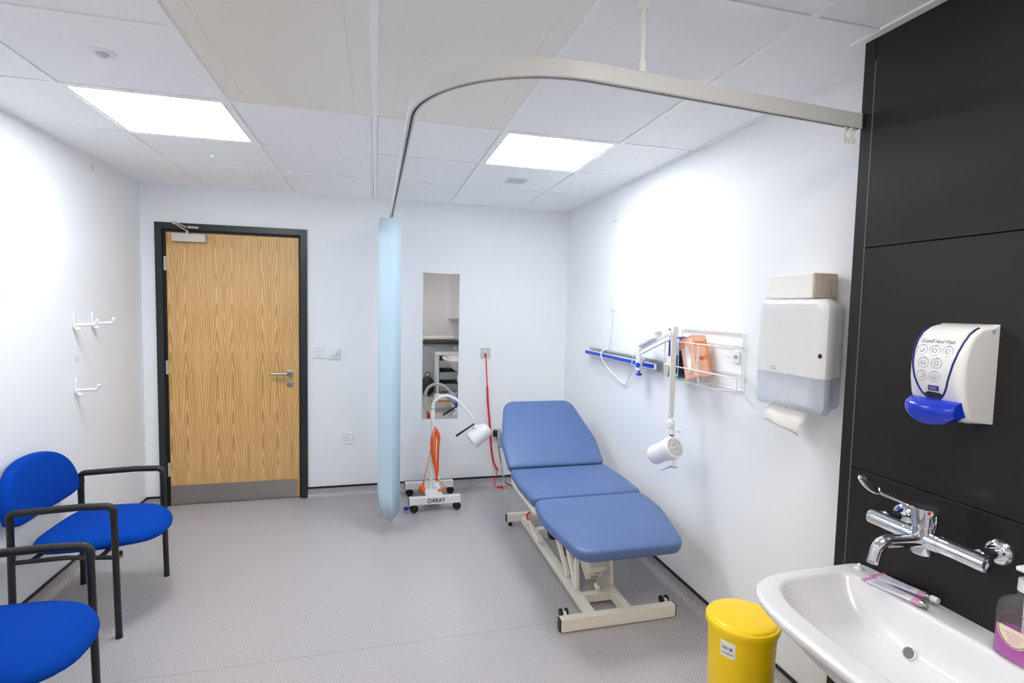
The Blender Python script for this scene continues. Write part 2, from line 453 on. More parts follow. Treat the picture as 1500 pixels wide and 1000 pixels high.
# ================================================================== THE SETTING
struct('floor', MB().b2(XL-.1, XR+.1, YF-.1, D+.25, -.1, 0), 'floor')
struct('wall_left', MB().b2(XL-.1, XL, YF-.1, D+.25, 0, H+.12), 'wall_left')
struct('wall_right', MB().b2(XR, XR+.1, YF-.1, D+.25, 0, H+.12), 'wall')
DX0, DX1, DZ = -1.5274, -.5064, 2.085
struct('wall_back', MB().b2(XL, DX0, D, D+.12, 0, H+.1).b2(DX1, XR, D, D+.12, 0, H+.1).b2(DX0, DX1, D, D+.12, DZ, H+.1), 'wall')
WX0, WX1, WZ0, WZ1 = -1.35, .35, .95, 2.15
struct('wall_front', MB().b2(XL, WX0, YF-.1, YF, 0, H+.1).b2(WX1, XR, YF-.1, YF, 0, H+.1).b2(WX0, WX1, YF-.1, YF, 0, WZ0).b2(WX0, WX1, YF-.1, YF, WZ1, H+.1), 'wall')
win = thing('window_1', None, None, (-.5, YF, WZ0), kind='structure')  # unseen window, added as dim fill light for ceiling and walls
wf_ = MB()
for a_, b__ in ((WX0, WX0+.05), (-.525, -.475), (WX1-.05, WX1)): wf_.b2(a_, b__, YF-.06, YF-.01, WZ0, WZ1, .003)
for a_, b__ in ((WZ0, WZ0+.05), (WZ1-.05, WZ1)): wf_.b2(WX0, WX1, YF-.06, YF-.01, a_, b__, .003)
part('window_frame', wf_, 'white_metal', win)
part('pane', MB().b2(WX0+.02, WX1-.02, YF-.045, YF-.04, WZ0+.02, WZ1-.02), light_mat('daylit_blind', (250, 250, 255), 1.0), win, smooth=None)  # glowing sheet of the added window

# ceiling: lay-in tiles and radiant panels
xs = [XL, -1.2056, -.6056, -.0056, .5944, 1.1944, XR]
yr = [3.6907-.6*k for k in range(9)]
lines = [[D]+[yr[k] for k in ks]+[YF] for ks in ([0, 1, 2, 3, 4, 5, 6, 7], [0, 1, 2, 3, 4, 5, 6, 7], [0, 1, 2, 4, 6], [0, 1, 2, 4, 6], [0, 1, 2, 4, 5, 6, 7], [0, 1, 2, 4, 6])]
c = MB(); g = MB(); hb = .012
lightcells = {(1, 2), (4, 2), (1, 5), (4, 4)}
LIGHTS = []
for i in range(6):
    ys = lines[i]
    for k in range(len(ys)-1):
        y1, y0 = ys[k], ys[k+1]; x0, x1 = xs[i], xs[i+1]
        if (i in (1, 4) and abs(y1-yr[1]) < .01) or (i == 1 and abs(y1-yr[5]) < .01) or (i == 4 and abs(y1-yr[5]) < .01):
            LIGHTS.append((x0, x1, y0, y1)); continue
        if i in (2, 3) and y1 < yr[1]:
            # radiant metal panel: wide centre plank between two narrow border planks
            for (a, b_) in ((x0+hb, x0+.0835), (x0+.0845, x1-.0845), (x1-.0835, x1-hb)):
                c.b2(a, b_, y0+hb, y1-hb, H+.002, H+.02, .0006, m=1)
            c.b2(x0, x1, y0, y1, H+.0035, H+.1, m=1)
        else:
            c.b2(x0+hb+.002, x1-hb-.002, y0+hb+.002, y1-hb-.002, H+.001, H+.02, .0012); c.b2(x0, x1, y0, y1, H+.012, H+.1)
    for y in ys[1:-1]: g.b2(xs[i]+.012, xs[i+1]-.012, y-hb, y+hb, H-.003, H+.013)
for x in xs[1:-1]: g.b2(x-hb, x+hb, YF, D, H-.0035, H+.013)
# perimeter angle trim, also round the service panel
g.b2(XL, XL+.02, YF, D, H-.003, H+.013); g.b2(XR-.02, XR, PY+.03, D, H-.003, H+.013); g.b2(XL+.02, XR-.02, D-.018, D, H-.003, H+.013)
g.b2(PX-.03, PX, YF, PY+.03, H-.0045, H+.013); g.b2(PX, XR, PY, PY+.03, H-.0045, H+.013)
struct('ceiling', c, ['tile', 'radiant'])
struct('trim_1', g, 'grid')

# coved vinyl skirting with a black capping strip
cove = [(0, 0), (.045, .0005), (.030, .003), (.016, .010), (.008, .022), (.005, .040), (.005, .066), (0, .066)]
cap = [(0, .066), (.007, .066), (.007, .081), (0, .081)]
def skirt(name, runs):
    mb = MB()
    for p0, p1 in runs: mb.sweep(cove, [p0, p1], m=0); mb.sweep(cap, [p0, p1], m=1)
    struct(name, mb, ['floor', 'skirt_black'])
skirt('baseboard_back', [((XL, D, 0), (DX0, D, 0)), ((DX1, D, 0), (XR, D, 0))])
skirt('baseboard_left', [((XL, YF, 0), (XL, D, 0))])
skirt('baseboard_right', [((XR, D, 0), (XR, PY, 0))])

# boxed-in service duct with charcoal laminate panels
w = MB()
w.b2(PX+.012, XR, -.55, PY-.004, 0, H+.004)
for z0, z1 in ((0.004, 1.048), (1.051, 1.729), (1.732, H)): w.b2(PX, PX+.012, -.55, 1.3105, z0, z1, .0012)
w.b2(PX, PX+.014, 1.3125, PY, .004, H, .0016)
w.b2(PX-.0012, PX+.004, 1.3085, 1.3122, .004, 2.29, .0005, m=1)  # thin lighter strip, a bevel glint put into the colour
struct('wall_service', w, ['panel', 'panel_edge'])

# ------------------------------------------------------------------ the door
door = thing('door_1', None, None, (-1.017, D, 0), kind='structure')
f = MB(); fw = .045; yf = D-.016
for a, b_ in ((DX0, DX0+fw), (DX1-fw, DX1)): f.b2(a, b_, yf, D+.11, 0, DZ-fw)
f.b2(DX0, DX1, yf, D+.11, DZ-fw, DZ)
for a, b_ in ((DX0+fw-.002, DX0+fw+.015), (DX1-fw-.015, DX1-fw+.002)): f.b2(a, b_, D+.006, D+.10, 0, DZ-fw-.016, m=1)
f.b2(DX0+fw-.002, DX1-fw+.002, D+.006, D+.10, DZ-fw-.016, DZ-fw+.002, m=1)
part('door_frame', f, ['frame', 'gap'], door)
LX0, LX1, LZ = DX0+fw+.017, DX1-fw-.017, DZ-fw-.018
leaf = part('door_leaf', MB().b2(LX0+.003, LX1-.003, D+.012, D+.056, .007, LZ-.002).b2(LX0, LX0+.003, D+.0125, D+.056, .007, LZ, m=1).b2(LX1-.003, LX1, D+.0125, D+.056, .007, LZ, m=1).b2(LX0, LX1, D+.0125, D+.056, LZ-.002, LZ, m=1), ['oak', 'oak_lip'], door)
kp = MB().b2(LX0+.006, LX1-.018, D+.0105, D+.0125, .010, .150)
for x in (LX0+.012, LX1-.024):
    for z in (.022, .14): kp.cyl((x, D+.0108, z), (x, D+.0098, z), .003, n=10)
part('kick_plate', kp, 'steel', door)
for z in (1.794, 1.038, .276):
    h = MB().cyl((LX0-.007, D+.004, z-.05), (LX0-.007, D+.004, z+.05), .0075, n=14)
    for q in (-.017, .017): h.cyl((LX0-.007, D+.004, z+q-.001), (LX0-.007, D+.004, z+q+.001), .0079, n=14)
    h.b2(LX0-.007, LX0+.004, D+.0085, D+.0122, z-.05, z+.05)
    part('hinge', h, 'closer', door)
hx, hz = -.637, .984
dh = part('door_handle', MB().tube(fillet([(hx, D+.004, hz), (hx, D-.045, hz), (hx-.125, D-.045, hz+.003)], .018), .0095, 14).sphere((hx-.125, D-.045, hz+.003), .0095), 'steel', door)
part('rose', MB().lathe([(.026, 0), (.026, .006), (.023, .008), (.012, .0085)], (hx, D+.012, hz), (0, -1, 0)), 'steel', dh)
part('lock_escutcheon', MB().lathe([(.025, 0), (.025, .006), (.022, .008), (.009, .008)], (hx+.004, D+.012, hz-.081), (0, -1, 0)).b2(hx+.001, hx+.007, D+.002, D+.006, hz-.092, hz-.070, m=1), ['steel', 'brass'], door)
dc = part('door_closer', MB().b2(-1.412, -1.196, D-.038, D+.012, 1.952, 2.009, .003), 'closer', door)
part('closer_arm', MB().cyl((-1.318, D-.015, 2.009), (-1.318, D-.015, 2.026), .011, n=14).box((0, 0, 0), (.105, .018, .006), .002, X=Matrix.Translation((-1.350, D-.05, 2.052)) @ Matrix.Rotation(R(35), 4, 'Z') @ Matrix.Rotation(R(28), 4, 'Y')).box((0, 0, 0), (.105, .016, .006), .002, X=Matrix.Translation((-1.348, D-.05, 2.068)) @ Matrix.Rotation(R(-25), 4, 'Z') @ Matrix.Rotation(R(22), 4, 'Y')).cyl((-1.386, D-.072, 2.068), (-1.386, D-.072, 2.088), .009, n=12), 'closer', dc)
part('arm_bracket', MB().b2(-1.302, -1.240, D-.030, D-.012, 2.048, 2.064, .004).cyl((-1.298, D-.035, 2.048), (-1.298, D-.035, 2.064), .010, n=12).cyl((-1.248, D-.032, 2.05), (-1.248, D-.028, 2.05), .004), 'steel', dc)

# ================================================================== CEILING THINGS
def ceil_light(x0, x1, y0, y1, m, label):
    t = thing('ceiling_light', label, 'light', ((x0+x1)/2, (y0+y1)/2, H), 'square ceiling light panels')
    a, b_, c_, d_ = x0+.014, x1-.014, y0+.014, y1-.014; e = .012
    fr = MB().b2(a, b_, c_, c_+e, H-.001, H+.03).b2(a, b_, d_-e, d_, H-.001, H+.03).b2(a, a+e, c_+e, d_-e, H-.001, H+.03).b2(b_-e, b_, c_+e, d_-e, H-.001, H+.03).b2(a+.001, b_-.001, c_+.001, d_-.001, H+.031, H+.05)
    part('frame', fr, 'white_metal', t)
    part('diffuser', MB().b2(a+e, b_-e, c_+e, d_-e, H+.002, H+.012), m, t)
for q in LIGHTS:
    side = 'door and chairs' if q[0] < 0 else 'couch'
    far = q[2] > 2
    lab = {(True, True): 'lit square ceiling light panel on the door side, above the chairs', (False, True): 'lit square ceiling light panel above the couch, inside the curtain track',
           (True, False): 'lit square ceiling light panel behind the camera on the chair side', (False, False): 'lit square ceiling light panel behind the camera beside the black panelling'}[(q[0] < 0, far)]
    ceil_light(*q, 'light_cool' if far else 'light_warm', lab)  # the rear pair is unseen, added to light the near half of the room

t = thing('ceiling_sensor', 'round white motion sensor with grey lens in a ceiling tile', 'sensor', (-.9, 2.143, H))
part('flange', MB().lathe([(.018, .005), (.036, .005), (.041, .003), (.042, .001), (.042, -.007)], (-.9, 2.143, H), (0, 0, -1)), 'white', t)
part('lens', MB().lathe([(.020, .004), (.020, .007), (.016, .012), (.008, .015), (.001, .0155)], (-.9, 2.143, H), (0, 0, -1)), 'sensor_lens', t)
t = thing('indicator_light', 'tiny lit green indicator light in the ceiling tile beyond the square light', 'indicator', (-.91, 3.428, H))
part('bezel', MB().lathe([(.004, .003), (.009, .002), (.010, -.007)], (-.91, 3.428, H), (0, 0, -1), 16), 'white', t)
part('led', MB().sphere((-.91, 3.428, H-.003), .0045, n=12), 'led', t)
t = thing('ceiling_vent', 'small square grey vent grille in the ceiling between the couch light and far wall', 'vent', (.898, 3.427, H))
vb = MB()
for a, b_, c_, d_ in ((.815, .981, 3.344, 3.362), (.815, .981, 3.492, 3.51), (.815, .836, 3.362, 3.492), (.960, .981, 3.362, 3.492)): vb.b2(a, b_, c_, d_, H-.001, H+.007, .001)
part('flange', vb, 'white', t)
vg = MB().b2(.836, .960, 3.362, 3.492, H+.0025, H+.006)
for k in range(9): vg.b2(.836, .960, 3.368+k*.0145, 3.372+k*.0145, H, H+.004)
part('grille', vg, 'vent_grey', t)

# curtain track
path = fillet([(.102, D, 0), (.108, 1.249, 0), (PX, 1.352, 0)], [0, .40, 0], 24)
t = thing('curtain_track', 'off-white curved curtain track hung below the ceiling', 'curtain track', (.108, 1.249, 2.12))
zt = 2.10
prof = [(-.011, zt+.002), (-.009, zt), (-.004, zt), (-.004, zt+.006), (.004, zt+.006), (.004, zt), (.009, zt), (.011, zt+.002), (.011, zt+.043), (-.011, zt+.043)]
part('track', MB().sweep(prof, path), ['track'], t)
part('track_slot', MB().sweep([(-.0038, zt+.0035), (.0038, zt+.0035), (.0038, zt+.0058), (-.0038, zt+.0058)], path), 'black_plastic', t, 'dark slot along the underside of the track')
hr = part('hanger_rod', MB().cyl((.67, 1.287, zt+.042), (.67, 1.287, H-.02), .0065, n=14).cyl((.67, 1.287, zt+.043), (.67, 1.287, zt+.075), .011, .009, n=16), 'white_metal', t)
part('ceiling_bracket', MB().box((.67, 1.287, H-.03), (.024, .024, .06), .003).cyl((.66, 1.276, H-.035), (.655, 1.272, H-.035), .0035, m=1).b2(.64, .70, 1.257, 1.317, H-.004, H+.002), ['white_metal', 'black_plastic'], hr)
part('end_bracket', MB().b2(PX-.006, PX-.0005, 1.338, 1.3505, zt+.001, zt+.042, .001), 'black_plastic', t)
part('end_bracket', MB().b2(.086, .118, D-.022, D-.0005, zt-.004, zt+.048, .002), 'white_metal', t)
def hook(x, y):
    mb = MB().box((0, 0, -.004), (.014, .007, .010), .002)
    mb.tube(spline([(0, 0, -.006), (-.005, 0, -.02), (-.007, .0, -.036), (0, 0, -.046), (.006, 0, -.038), (.004, .0, -.028)], 5), .0018, 8)
    return mb
for k, xx in enumerate((1.398, 1.415, 1.432)):
    mb = hook(0, 0); bmesh.ops.transform(mb.bm, matrix=Matrix.Translation((xx, 1.2475+.0766*(xx-.09)+.0005, zt)) @ Matrix.Rotation(R((20, 70, 10)[k]), 4, 'Z'), verts=mb.bm.verts[:])
    solo('curtain_hook', mb, 'coil', (xx, 1.35, zt), 'small cream curtain hook hanging empty from the track end beside the black panelling', 'curtain hook', 'empty hooks on the curtain track')

# folded disposable curtain
zig = [((.05, 4.13), (.05, 4.13)), ((.165, 4.09), (.165, 4.10)), ((.024, 4.02), (.024, 4.06)), ((.165, 3.95), (.168, 3.98)), ((.022, 3.87), (.022, 3.90)), ((.165, 3.80), (.172, 3.84)), ((.024, 3.71), (.024, 3.76)),
       ((.160, 3.67), (.170, 3.71)), ((.026, 3.585), (.030, 3.571)), ((.104, 3.560), (.112, 3.450)), ((.163, 3.530), (.172, 3.660))]
cb = MB(); rings = []
for k in range(13):
    s = k/12; z = 2.092+(.105-2.092)*s; e = s**.8; row = []
    for (a, b_) in zig: row.append(Vector((a[0]+(b_[0]-a[0])*e, a[1]+(b_[1]-a[1])*e, z+(.006*math.sin(3*a[1]*9) if k == 12 else 0))))
    rings.append(row)
cb.loft(rings, cap=False, close=False)
t = thing('bed_curtain', 'pale blue pleated curtain folded up at the end of the curtain track', 'curtain', (.1, 3.8, .105))
cu = part('curtain_sheet', cb, 'curtain', t, smooth=20)
sm = cu.modifiers.new('thickness', 'SOLIDIFY'); sm.thickness = .0015; sm.offset = 0
for y, x in ((3.566, .1045), (3.69, .105), (3.78, .104), (3.98, .104), (4.10, .104)): part('glider_hook', MB().box((x, y, 2.084), (.012, .010, .020), .002).cyl((x, y, 2.09), (x, y, 2.0995), .002, n=8), 'white', t)

# ================================================================== BACK WALL THINGS
t = thing('wall_mirror', 'tall narrow frameless mirror screwed to the far wall', 'mirror', (.525, D, .595))
part('glass', MB().b2(.377, .673, D-.004, D-.0005, .595, 1.795, .001), 'mirror', t)
for x in (.402, .648):
    for z in (.625, 1.185, 1.765): part('screw', MB().lathe([(.0075, 0), (.0075, .002), (.005, .004), (.0005, .0045)], (x, D-.004, z), (0, -1, 0), 16), 'chrome', t)

def plate(mb, X, w=.086, h=.086, d=.009, m=0):
    return mb.prism(rpoly([(-w/2, -h/2), (w/2, -h/2), (w/2, h/2), (-w/2, h/2)], .006), 0, d, .002, X=X, m=m)
X = face_back(-.428, 1.146)
t = thing('light_switch', 'white double light switch beside the door frame', 'switch', X.translation)
sw = MB(); plate(sw, X)
for b_ in (-.034, .034): sw.cyl((0, b_, .009), (0, b_, .0098), .0035, n=12, X=X, m=1)
part('plate', sw, ['white', 'grey_plastic'], t)
for a in (-.013, .013): part('rocker', MB().box((a, 0, .010), (.021, .036, .006), .0015, X=X @ Matrix.Rotation(R(4), 4, 'X')), 'white', t)
X = face_back(-.312, 1.141)
t = thing('thermostat', 'white thermostat with round dial next to the light switch', 'thermostat', X.translation)
th = MB(); plate(th, X, .084, .084, .024); part('body', th, 'white', t)
part('dial', MB().lathe([(.027, .024), (.027, .030), (.025, .036), (.020, .039), (.001, .0395)], X=X).b2(-.001, .001, .008, .022, .038, .0402, X=X, m=1), ['white', 'grey_plastic'], t)
X = face_back(-.204, .459)
t = thing('power_socket', 'white three-pin power socket low on the far wall near the curtain', 'socket', X.translation)
sk = MB(); plate(sk, X)
for a, b_, w_, h_ in ((-.010, .006, .004, .008), (-.021, -.014, .007, .004), (.001, -.014, .007, .004)): sk.box((a, b_, .0092), (w_, h_, .001), X=X, m=1)
sk.box((.028, .005, .010), (.010, .016, .004), .001, X=X)
for a in (-.034, .036): sk.cyl((a, .005, .009), (a, .005, .0096), .003, n=10, X=X, m=1)
part('plate', sk, ['white', 'print_dark'], t)
X = face_back(.902, 1.139)
t = thing('cable_outlet', 'pale grey wall outlet plate with a red cable plugged into it', 'socket', X.translation)
oc = MB(); plate(oc, X, .084, .088); oc.box((-.006, .018, .0095), (.016, .014, .003), .001, X=X, m=1)
part('plate', oc, ['plate_grey', 'white'], t)
t = thing('red_cable', 'red cable hanging from the far wall outlet to the floor with a red plug', 'cable', (.98, D-.02, 0))
part('cable_lead', MB().tube(spline([(.898, D-.014, 1.125), (.900, D-.034, 1.10), (.906, D-.022, 1.06), (.914, D-.018, .93), (.92, D-.016, .86)], 6), .0045, 8).tube(spline([(.92, D-.016, .86), (.928, D-.016, .72), (.943, D-.016, .58), (.955, D-.016, .42), (.968, D-.018, .30), (.988, D-.024, .20), (1.02, D-.03, .135)], 6), .0085, 8).tube(spline([(1.02, D-.03, .135), (1.005, D-.05, .10), (.985, D-.07, .06), (.985, D-.09, .026), (1.005, D-.098, .016)], 6), .004, 8), 'red', t)
part('wall_plug', MB().box((.898, D-.018, 1.125), (.016, .016, .028), .003), 'red', t)
part('plug', MB().tube([(1.0, D-.096, .016), (1.03, D-.103, .016), (1.045, D-.107, .017), (1.075, D-.115, .017)], lambda s: (.006, .010, .014, .013)[min(3, int(s*3.01))], 12), 'red', t)
t = thing('black_power_cable', 'black plug and power cable on the far wall behind the mobile lamp head', 'cable', (.985, D-.02, .45))
part('plug', MB().box((1.000, D-.033, .457), (.05, .045, .055), .010), 'black_plastic', t)
part('cable_lead', MB().tube(spline([(1.005, D-.038, .435), (1.012, D-.045, .38), (1.03, D-.046, .28), (1.048, D-.046, .18), (1.056, D-.052, .10), (1.085, D-.056, .035), (1.14, D-.075, .008), (1.20, D-.2, .008), (1.22, D-.4, .008), (1.2, 3.62, .02)], 6), .0042, 8), 'black_plastic', t)
X = face_back(1.012, .457)
psk = MB(); plate(psk, X, .086, .086); solo('power_socket', psk, 'white', X.translation, 'white power socket holding the black plug behind the mobile lamp head', 'socket')

# ================================================================== LEFT WALL THINGS
def coat_hook(y, z, label):
    X = face_left(y, z)
    t = thing('coat_hook', label, 'hook', X.translation, 'white coat hooks on the side wall')
    part('back_plate', MB().prism(rpoly([(-.016, -.042), (.016, -.042), (.016, .045), (-.016, .045)], .0155), 0, .014, .006, X=X), 'white', t)
    part('arm', MB().tube(fillet([(0, -.020, .006), (0, -.018, .104), (0, .006, .114)], .012), .0085, 12, X=X).sphere((0, .006, .114), .0098, X=X, n=14), 'white', t)
    part('lower_peg', MB().tube([(0, -.032, .004), (0, -.046, .026)], .0095, 12, X=X).sphere((0, -.046, .026), .0105, X=X, n=14), 'white', t)
coat_hook(3.435, 1.400, 'white wall coat hook farther from the door of the upper pair')
coat_hook(3.631, 1.403, 'white wall coat hook nearer the door of the upper pair')
coat_hook(3.433, 1.035, 'single low white wall coat hook below the upper pair')
t = thing('door_stop', 'small metal door stop on the floor behind the chair leg', 'door stop', (-1.46, 3.52, 0))
part('base', MB().cyl((-1.46, 3.52, 0), (-1.46, 3.52, .012), .016, .014), 'brass', t)
part('buffer', MB().cyl((-1.46, 3.52, .012), (-1.46, 3.52, .036), .012, .013, bev=.003), 'black_rubber', t)

# ================================================================== RECEPTION CHAIRS (local frame: faces +X)
def chair(loc, label):
    t = thing('reception_chair', label, 'chair', (0, 0, 0), 'blue reception chairs along the wall')
    fx, bx, hy, az = .188, -.195, .282, .603
    for s in (1, -1):
        y = s*hy
        part('front_leg', MB().tube([(fx+.008, y, .004), (fx, y, az-.045)], .0135, 14).cyl((fx+.008, y, 0), (fx+.008, y, .012), .0145, n=14), 'black_metal', t)
        part('rear_leg', MB().tube([(bx-.004, y, .004), (bx, y, az-.045)], .0135, 14).cyl((bx-.004, y, 0), (bx-.004, y, .012), .0145, n=14), 'black_metal', t)
        arm = fillet([(bx, y, az-.05), (bx-.004, y, az), (-.05, y, az+.006), (.06, y, az+.010), (fx, y, az+.006), (fx, y, az-.05)], [0, .03, .3, .3, .035, 0], 7)
        part('armrest', MB().tube(arm, .0155, 14), 'black_plastic', t)
        part('side_rail', MB().tube([(fx, y-s*.004, .372), (0, y-s*.015, .385), (bx, y-s*.004, .385)], .010, 10), 'black_metal', t)
    part('seat_frame', MB().tube([(.13, -.27, .378), (.13, .27, .378)], .011, 10).tube([(-.13, -.27, .384), (-.13, .27, .384)], .011, 10).b2(-.12, .13, -.06, .06, .377, .388), 'black_metal', t)
    # seat: shield outline, domed
    sp = []
    for k in range(56):
        th = 2*PI*k/56; c_, s_ = math.cos(th), math.sin(th); e = 2.5 if c_ > 0 else 3.6
        sp.append(Vector(((.305 if c_ > 0 else .190)*math.copysign(abs(c_)**(2/e), c_), .252*math.copysign(abs(s_)**(2/e), s_))))
    rg = []
    for d, z in ((.05, .386), (.015, .392), (.002, .404), (0, .416), (.006, .430), (.022, .441), (.055, .447), (.12, .450), (.19, .451)):
        rg.append([p.to_3d()+Vector((0, 0, z-.035*max(0, (p.x-.16)/.16)**2)) for p in inset(sp, d)] if d < .1 else [(p*(1-d/.3)).to_3d()+Vector((.02, 0, z)) for p in sp])
    part('seat', MB().loft(rg), 'fabric', t, smooth=60)
    # backrest: D-shaped pad, curved in plan
    bp = []
    for k in range(56):
        th = 2*PI*k/56; c_, s_ = math.cos(th), math.sin(th)
        if s_ >= 0: bp.append(Vector((.010+.274*math.copysign(abs(c_)**(2/2.5), c_), .568+.212*abs(s_)**(2/2.15))))
        else: bp.append(Vector((.010+.274*math.copysign(abs(c_)**(2/3.4), c_), .568-.060*abs(s_)**(2/3.4))))
    def place(p, q): # p=(y,z), q depth
        lean = (p.y-.51)*-.16; bow = .30*p.x*p.x
        return Vector((-.213+q+lean+bow+.004, p.x, p.y))
    rg = []
    cb_p = Vector((.010, .65))
    for d, q in ((.94, -.048), (.985, -.044), (1, -.034), (1, -.018), (.985, -.006), (.94, .001), (.8, .005), (.5, .008), (.15, .009)): rg.append([place(cb_p+(p-cb_p)*d, q) for p in bp])
    part('backrest', MB().loft(rg), 'fabric', t, smooth=60)
    for s in (1, -1): part('back_bracket', MB().tube([(bx, s*.272, .40), (bx-.005, s*.276, .56), (bx-.018, s*.262, .575)], .011, 10), 'black_metal', t)
    t.location = loc
    return t
ch = chair((-1.31, 2.938, 0), 'blue fabric armchair with black frame standing closest to the door')
dup(ch, (-1.212, 1.955, 0), 'blue fabric armchair with black frame whose backrest is cut off by the picture edge')

# ================================================================== EXAMINATION COUCH
BX = 1.147
t = thing('examination_couch', 'blue padded examination couch with raised backrest on a cream steel base', 'couch', (BX, 2.85, 0))
def cushion(poly, th, X, r=.020, crown=.008):
    rg = []
    L = [(r, -th), (r*.3, -th+r*.3), (0, -th+r), (0, -r), (r*.12, -r*.5), (r*.42, -r*.15), (r, 0), (r+.03, crown*.5), (r+.08, crown)]
    for d, z in L[:6]: rg.append([p.to_3d()+Vector((0, 0, z)) for p in inset(poly, d)])
    cen = sum(poly, Vector((0, 0)))/len(poly); base = inset(poly, L[5][0])
    for k, z in ((.965, -.0005), (.90, crown*.45), (.75, crown*.75), (.45, crown), (.12, crown)): rg.append([(cen+(p-cen)*k).to_3d()+Vector((0, 0, z)) for p in base])
    return MB().loft(rg, X=X)
# leg section: tapers to the foot end and dips slightly
a = math.atan2(.055, .52)
leg = rpoly([(-.318, -.004), (.318, -.004), (.335, -.20), (.262, -.545), (-.262, -.545), (-.335, -.20)], [.05, .05, .25, .085, .085, .25], 7)
part('leg_cushion', cushion(leg, .058, Matrix.Translation((BX, 2.645, .506)) @ Matrix.Rotation(a, 4, 'X')), 'vinyl', t, smooth=50)
seat = rpoly([(-.325, 0), (.325, 0), (.335, .25), (.322, .492), (-.322, .492), (-.335, .25)], [.03, .03, .2, .03, .03, .2], 6)
part('seat_cushion', cushion(seat, .058, Matrix.Translation((BX, 2.651, .507)) @ Matrix.Rotation(R(1), 4, 'X')), 'vinyl', t, smooth=50)
ab = math.atan2(.337, .47)
back = rpoly([(-.325, .004), (.325, .004), (.332, .22), (.25, .588), (-.25, .588), (-.332, .22)], [.03, .03, .25, .085, .085, .25], 7)
XB = Matrix.Translation((BX, 3.147, .518)) @ Matrix.Rotation(ab, 4, 'X')
part('back_cushion', cushion(back, .058, XB), 'vinyl', t, smooth=50)
bf = MB()
for s in (-1, 1): bf.b2(s*.285-.012, s*.285+.012, .01, .40, -.09, -.060, .003, X=XB)
bf.b2(-.28, .28, .36, .39, -.088, -.060, .003, X=XB); bf.b2(-.02, .02, .05, .46, -.088, -.06, .003, X=XB)
part('back_frame', bf, 'offwhite', t)
uf = MB()
for s in (-1, 1): uf.b2(BX+s*.29-.014, BX+s*.29+.014, 2.66, 3.18, .405, .447, .003)
for y in (2.70, 2.95, 3.14): uf.b2(BX-.29, BX+.29, y-.016, y+.016, .410, .444, .003)
part('seat_frame', uf, 'offwhite', t)
lf = MB(); XLg = Matrix.Translation((BX, 2.645, .506)) @ Matrix.Rotation(a, 4, 'X')
for s in (-1, 1): lf.b2(s*.25-.013, s*.25+.013, -.40, 0, -.088, -.060, .003, X=XLg)
lf.b2(-.25, .25, -.40, -.37, -.088, -.06, .003, X=XLg)
part('leg_frame', lf, 'offwhite', t)
part('roll_holder', MB().tube(fillet([(1.386, 2.36, .40), (1.386, 2.355, .305), (1.36, 2.345, .300)], .012), .007, 10).cyl((1.375, 2.346, .302), (1.345, 2.344, .302), .014, n=14), 'offwhite', t)
FB = MB().b2(.853, 1.456, 2.240, 2.280, .004, .067, .004); part('base_bar', FB, 'offwhite', t)
RB = MB().b2(.898, 1.440, 3.47, 3.51, .030, .086, .004); part('base_bar', RB, 'offwhite', t)
ec = MB().b2(.847, .854, 2.241, 2.279, .005, .066, .003); part('end_cap', ec, 'black_plastic', t)
ec = MB().b2(1.455, 1.462, 2.241, 2.279, .005, .066, .003); part('end_cap', ec, 'black_plastic', t)
ec = MB().b2(.892, .899, 3.471, 3.509, .031, .085, .003); part('end_cap', ec, 'black_plastic', t)
for x in (.87, 1.43): part('foot', MB().cyl((x, 2.26, 0), (x, 2.26, .008), .014, .012, n=14), 'black_rubber', t)
for x in (.925, 1.41): part('foot', MB().cyl((x, 3.49, 0), (x, 3.49, .031), .016, .012, n=14), 'black_rubber', t)
for x in (.872, 1.412):
    wl = MB().cyl((x-.008, 2.302, .066), (x+.006, 2.302, .066), .019, n=20, bev=.003).cyl((x+.022, 2.302, .066), (x+.034, 2.302, .066), .019, n=20, bev=.003).cyl((x-.004, 2.302, .066), (x+.03, 2.302, .066), .007, m=1).b2(x+.007, x+.021, 2.278, 2.300, .045, .075, .002, m=1)
    part('castor', wl, ['black_rubber', 'offwhite'], t)
for x in (1.020, 1.212): part('base_rail', MB().b2(x-.020, x+.020, 2.278, 3.472, .022, .068, .004), 'offwhite', t)
part('cross_member', MB().b2(1.038, 1.194, 2.42, 2.46, .024, .066, .003), 'offwhite', t)
part('cross_member', MB().b2(1.038, 1.194, 3.20, 3.24, .040, .084, .003), 'offwhite', t)
for x in (1.020, 1.212):
    def bar(p0, p1, w=.022, d=.032):
        p0, p1 = Vector(p0), Vector(p1); v = p1-p0
        return MB().box((0, 0, v.length/2), (w, d, v.length), .003, X=Matrix.Translation(p0) @ Vector((0, 0, 1)).rotation_difference(v).to_matrix().to_4x4())
    part('lift_arm', bar((x, 2.475, .078), (x, 2.78, .415)), 'offwhite', t)
    part('lift_arm', bar((x, 2.60, .080), (x, 3.05, .410), .020, .028), 'offwhite', t)
    part('lift_arm', bar((x, 2.47, .080), (x, 2.51, .400), .020, .026), 'offwhite', t)
XA = Matrix.Translation((1.122, 2.50, .128)) @ Matrix.Rotation(R(35), 4, 'X')
ac = part('actuator', MB().box((0, .085, .035), (.092, .21, .118), .012, X=XA).tube([(1.122, 2.46, .095), (1.122, 2.425, .085)], .013, 12).cyl((1.122, 2.66, .26), (1.122, 2.95, .40), .016, n=14), 'offwhite', t)
XL_ = XA @ Matrix.Translation((0, -.0205, .035)) @ Matrix.Rotation(R(90), 4, 'X')
lb = MB().box((0, 0, 0), (.07, .078, .0012), X=XL_)
for k in range(5): lb.box((-.006+.002*k, -.008-.007*k, .0008), (.046-.006*(k % 2), .0022, .0006), X=XL_, m=1)
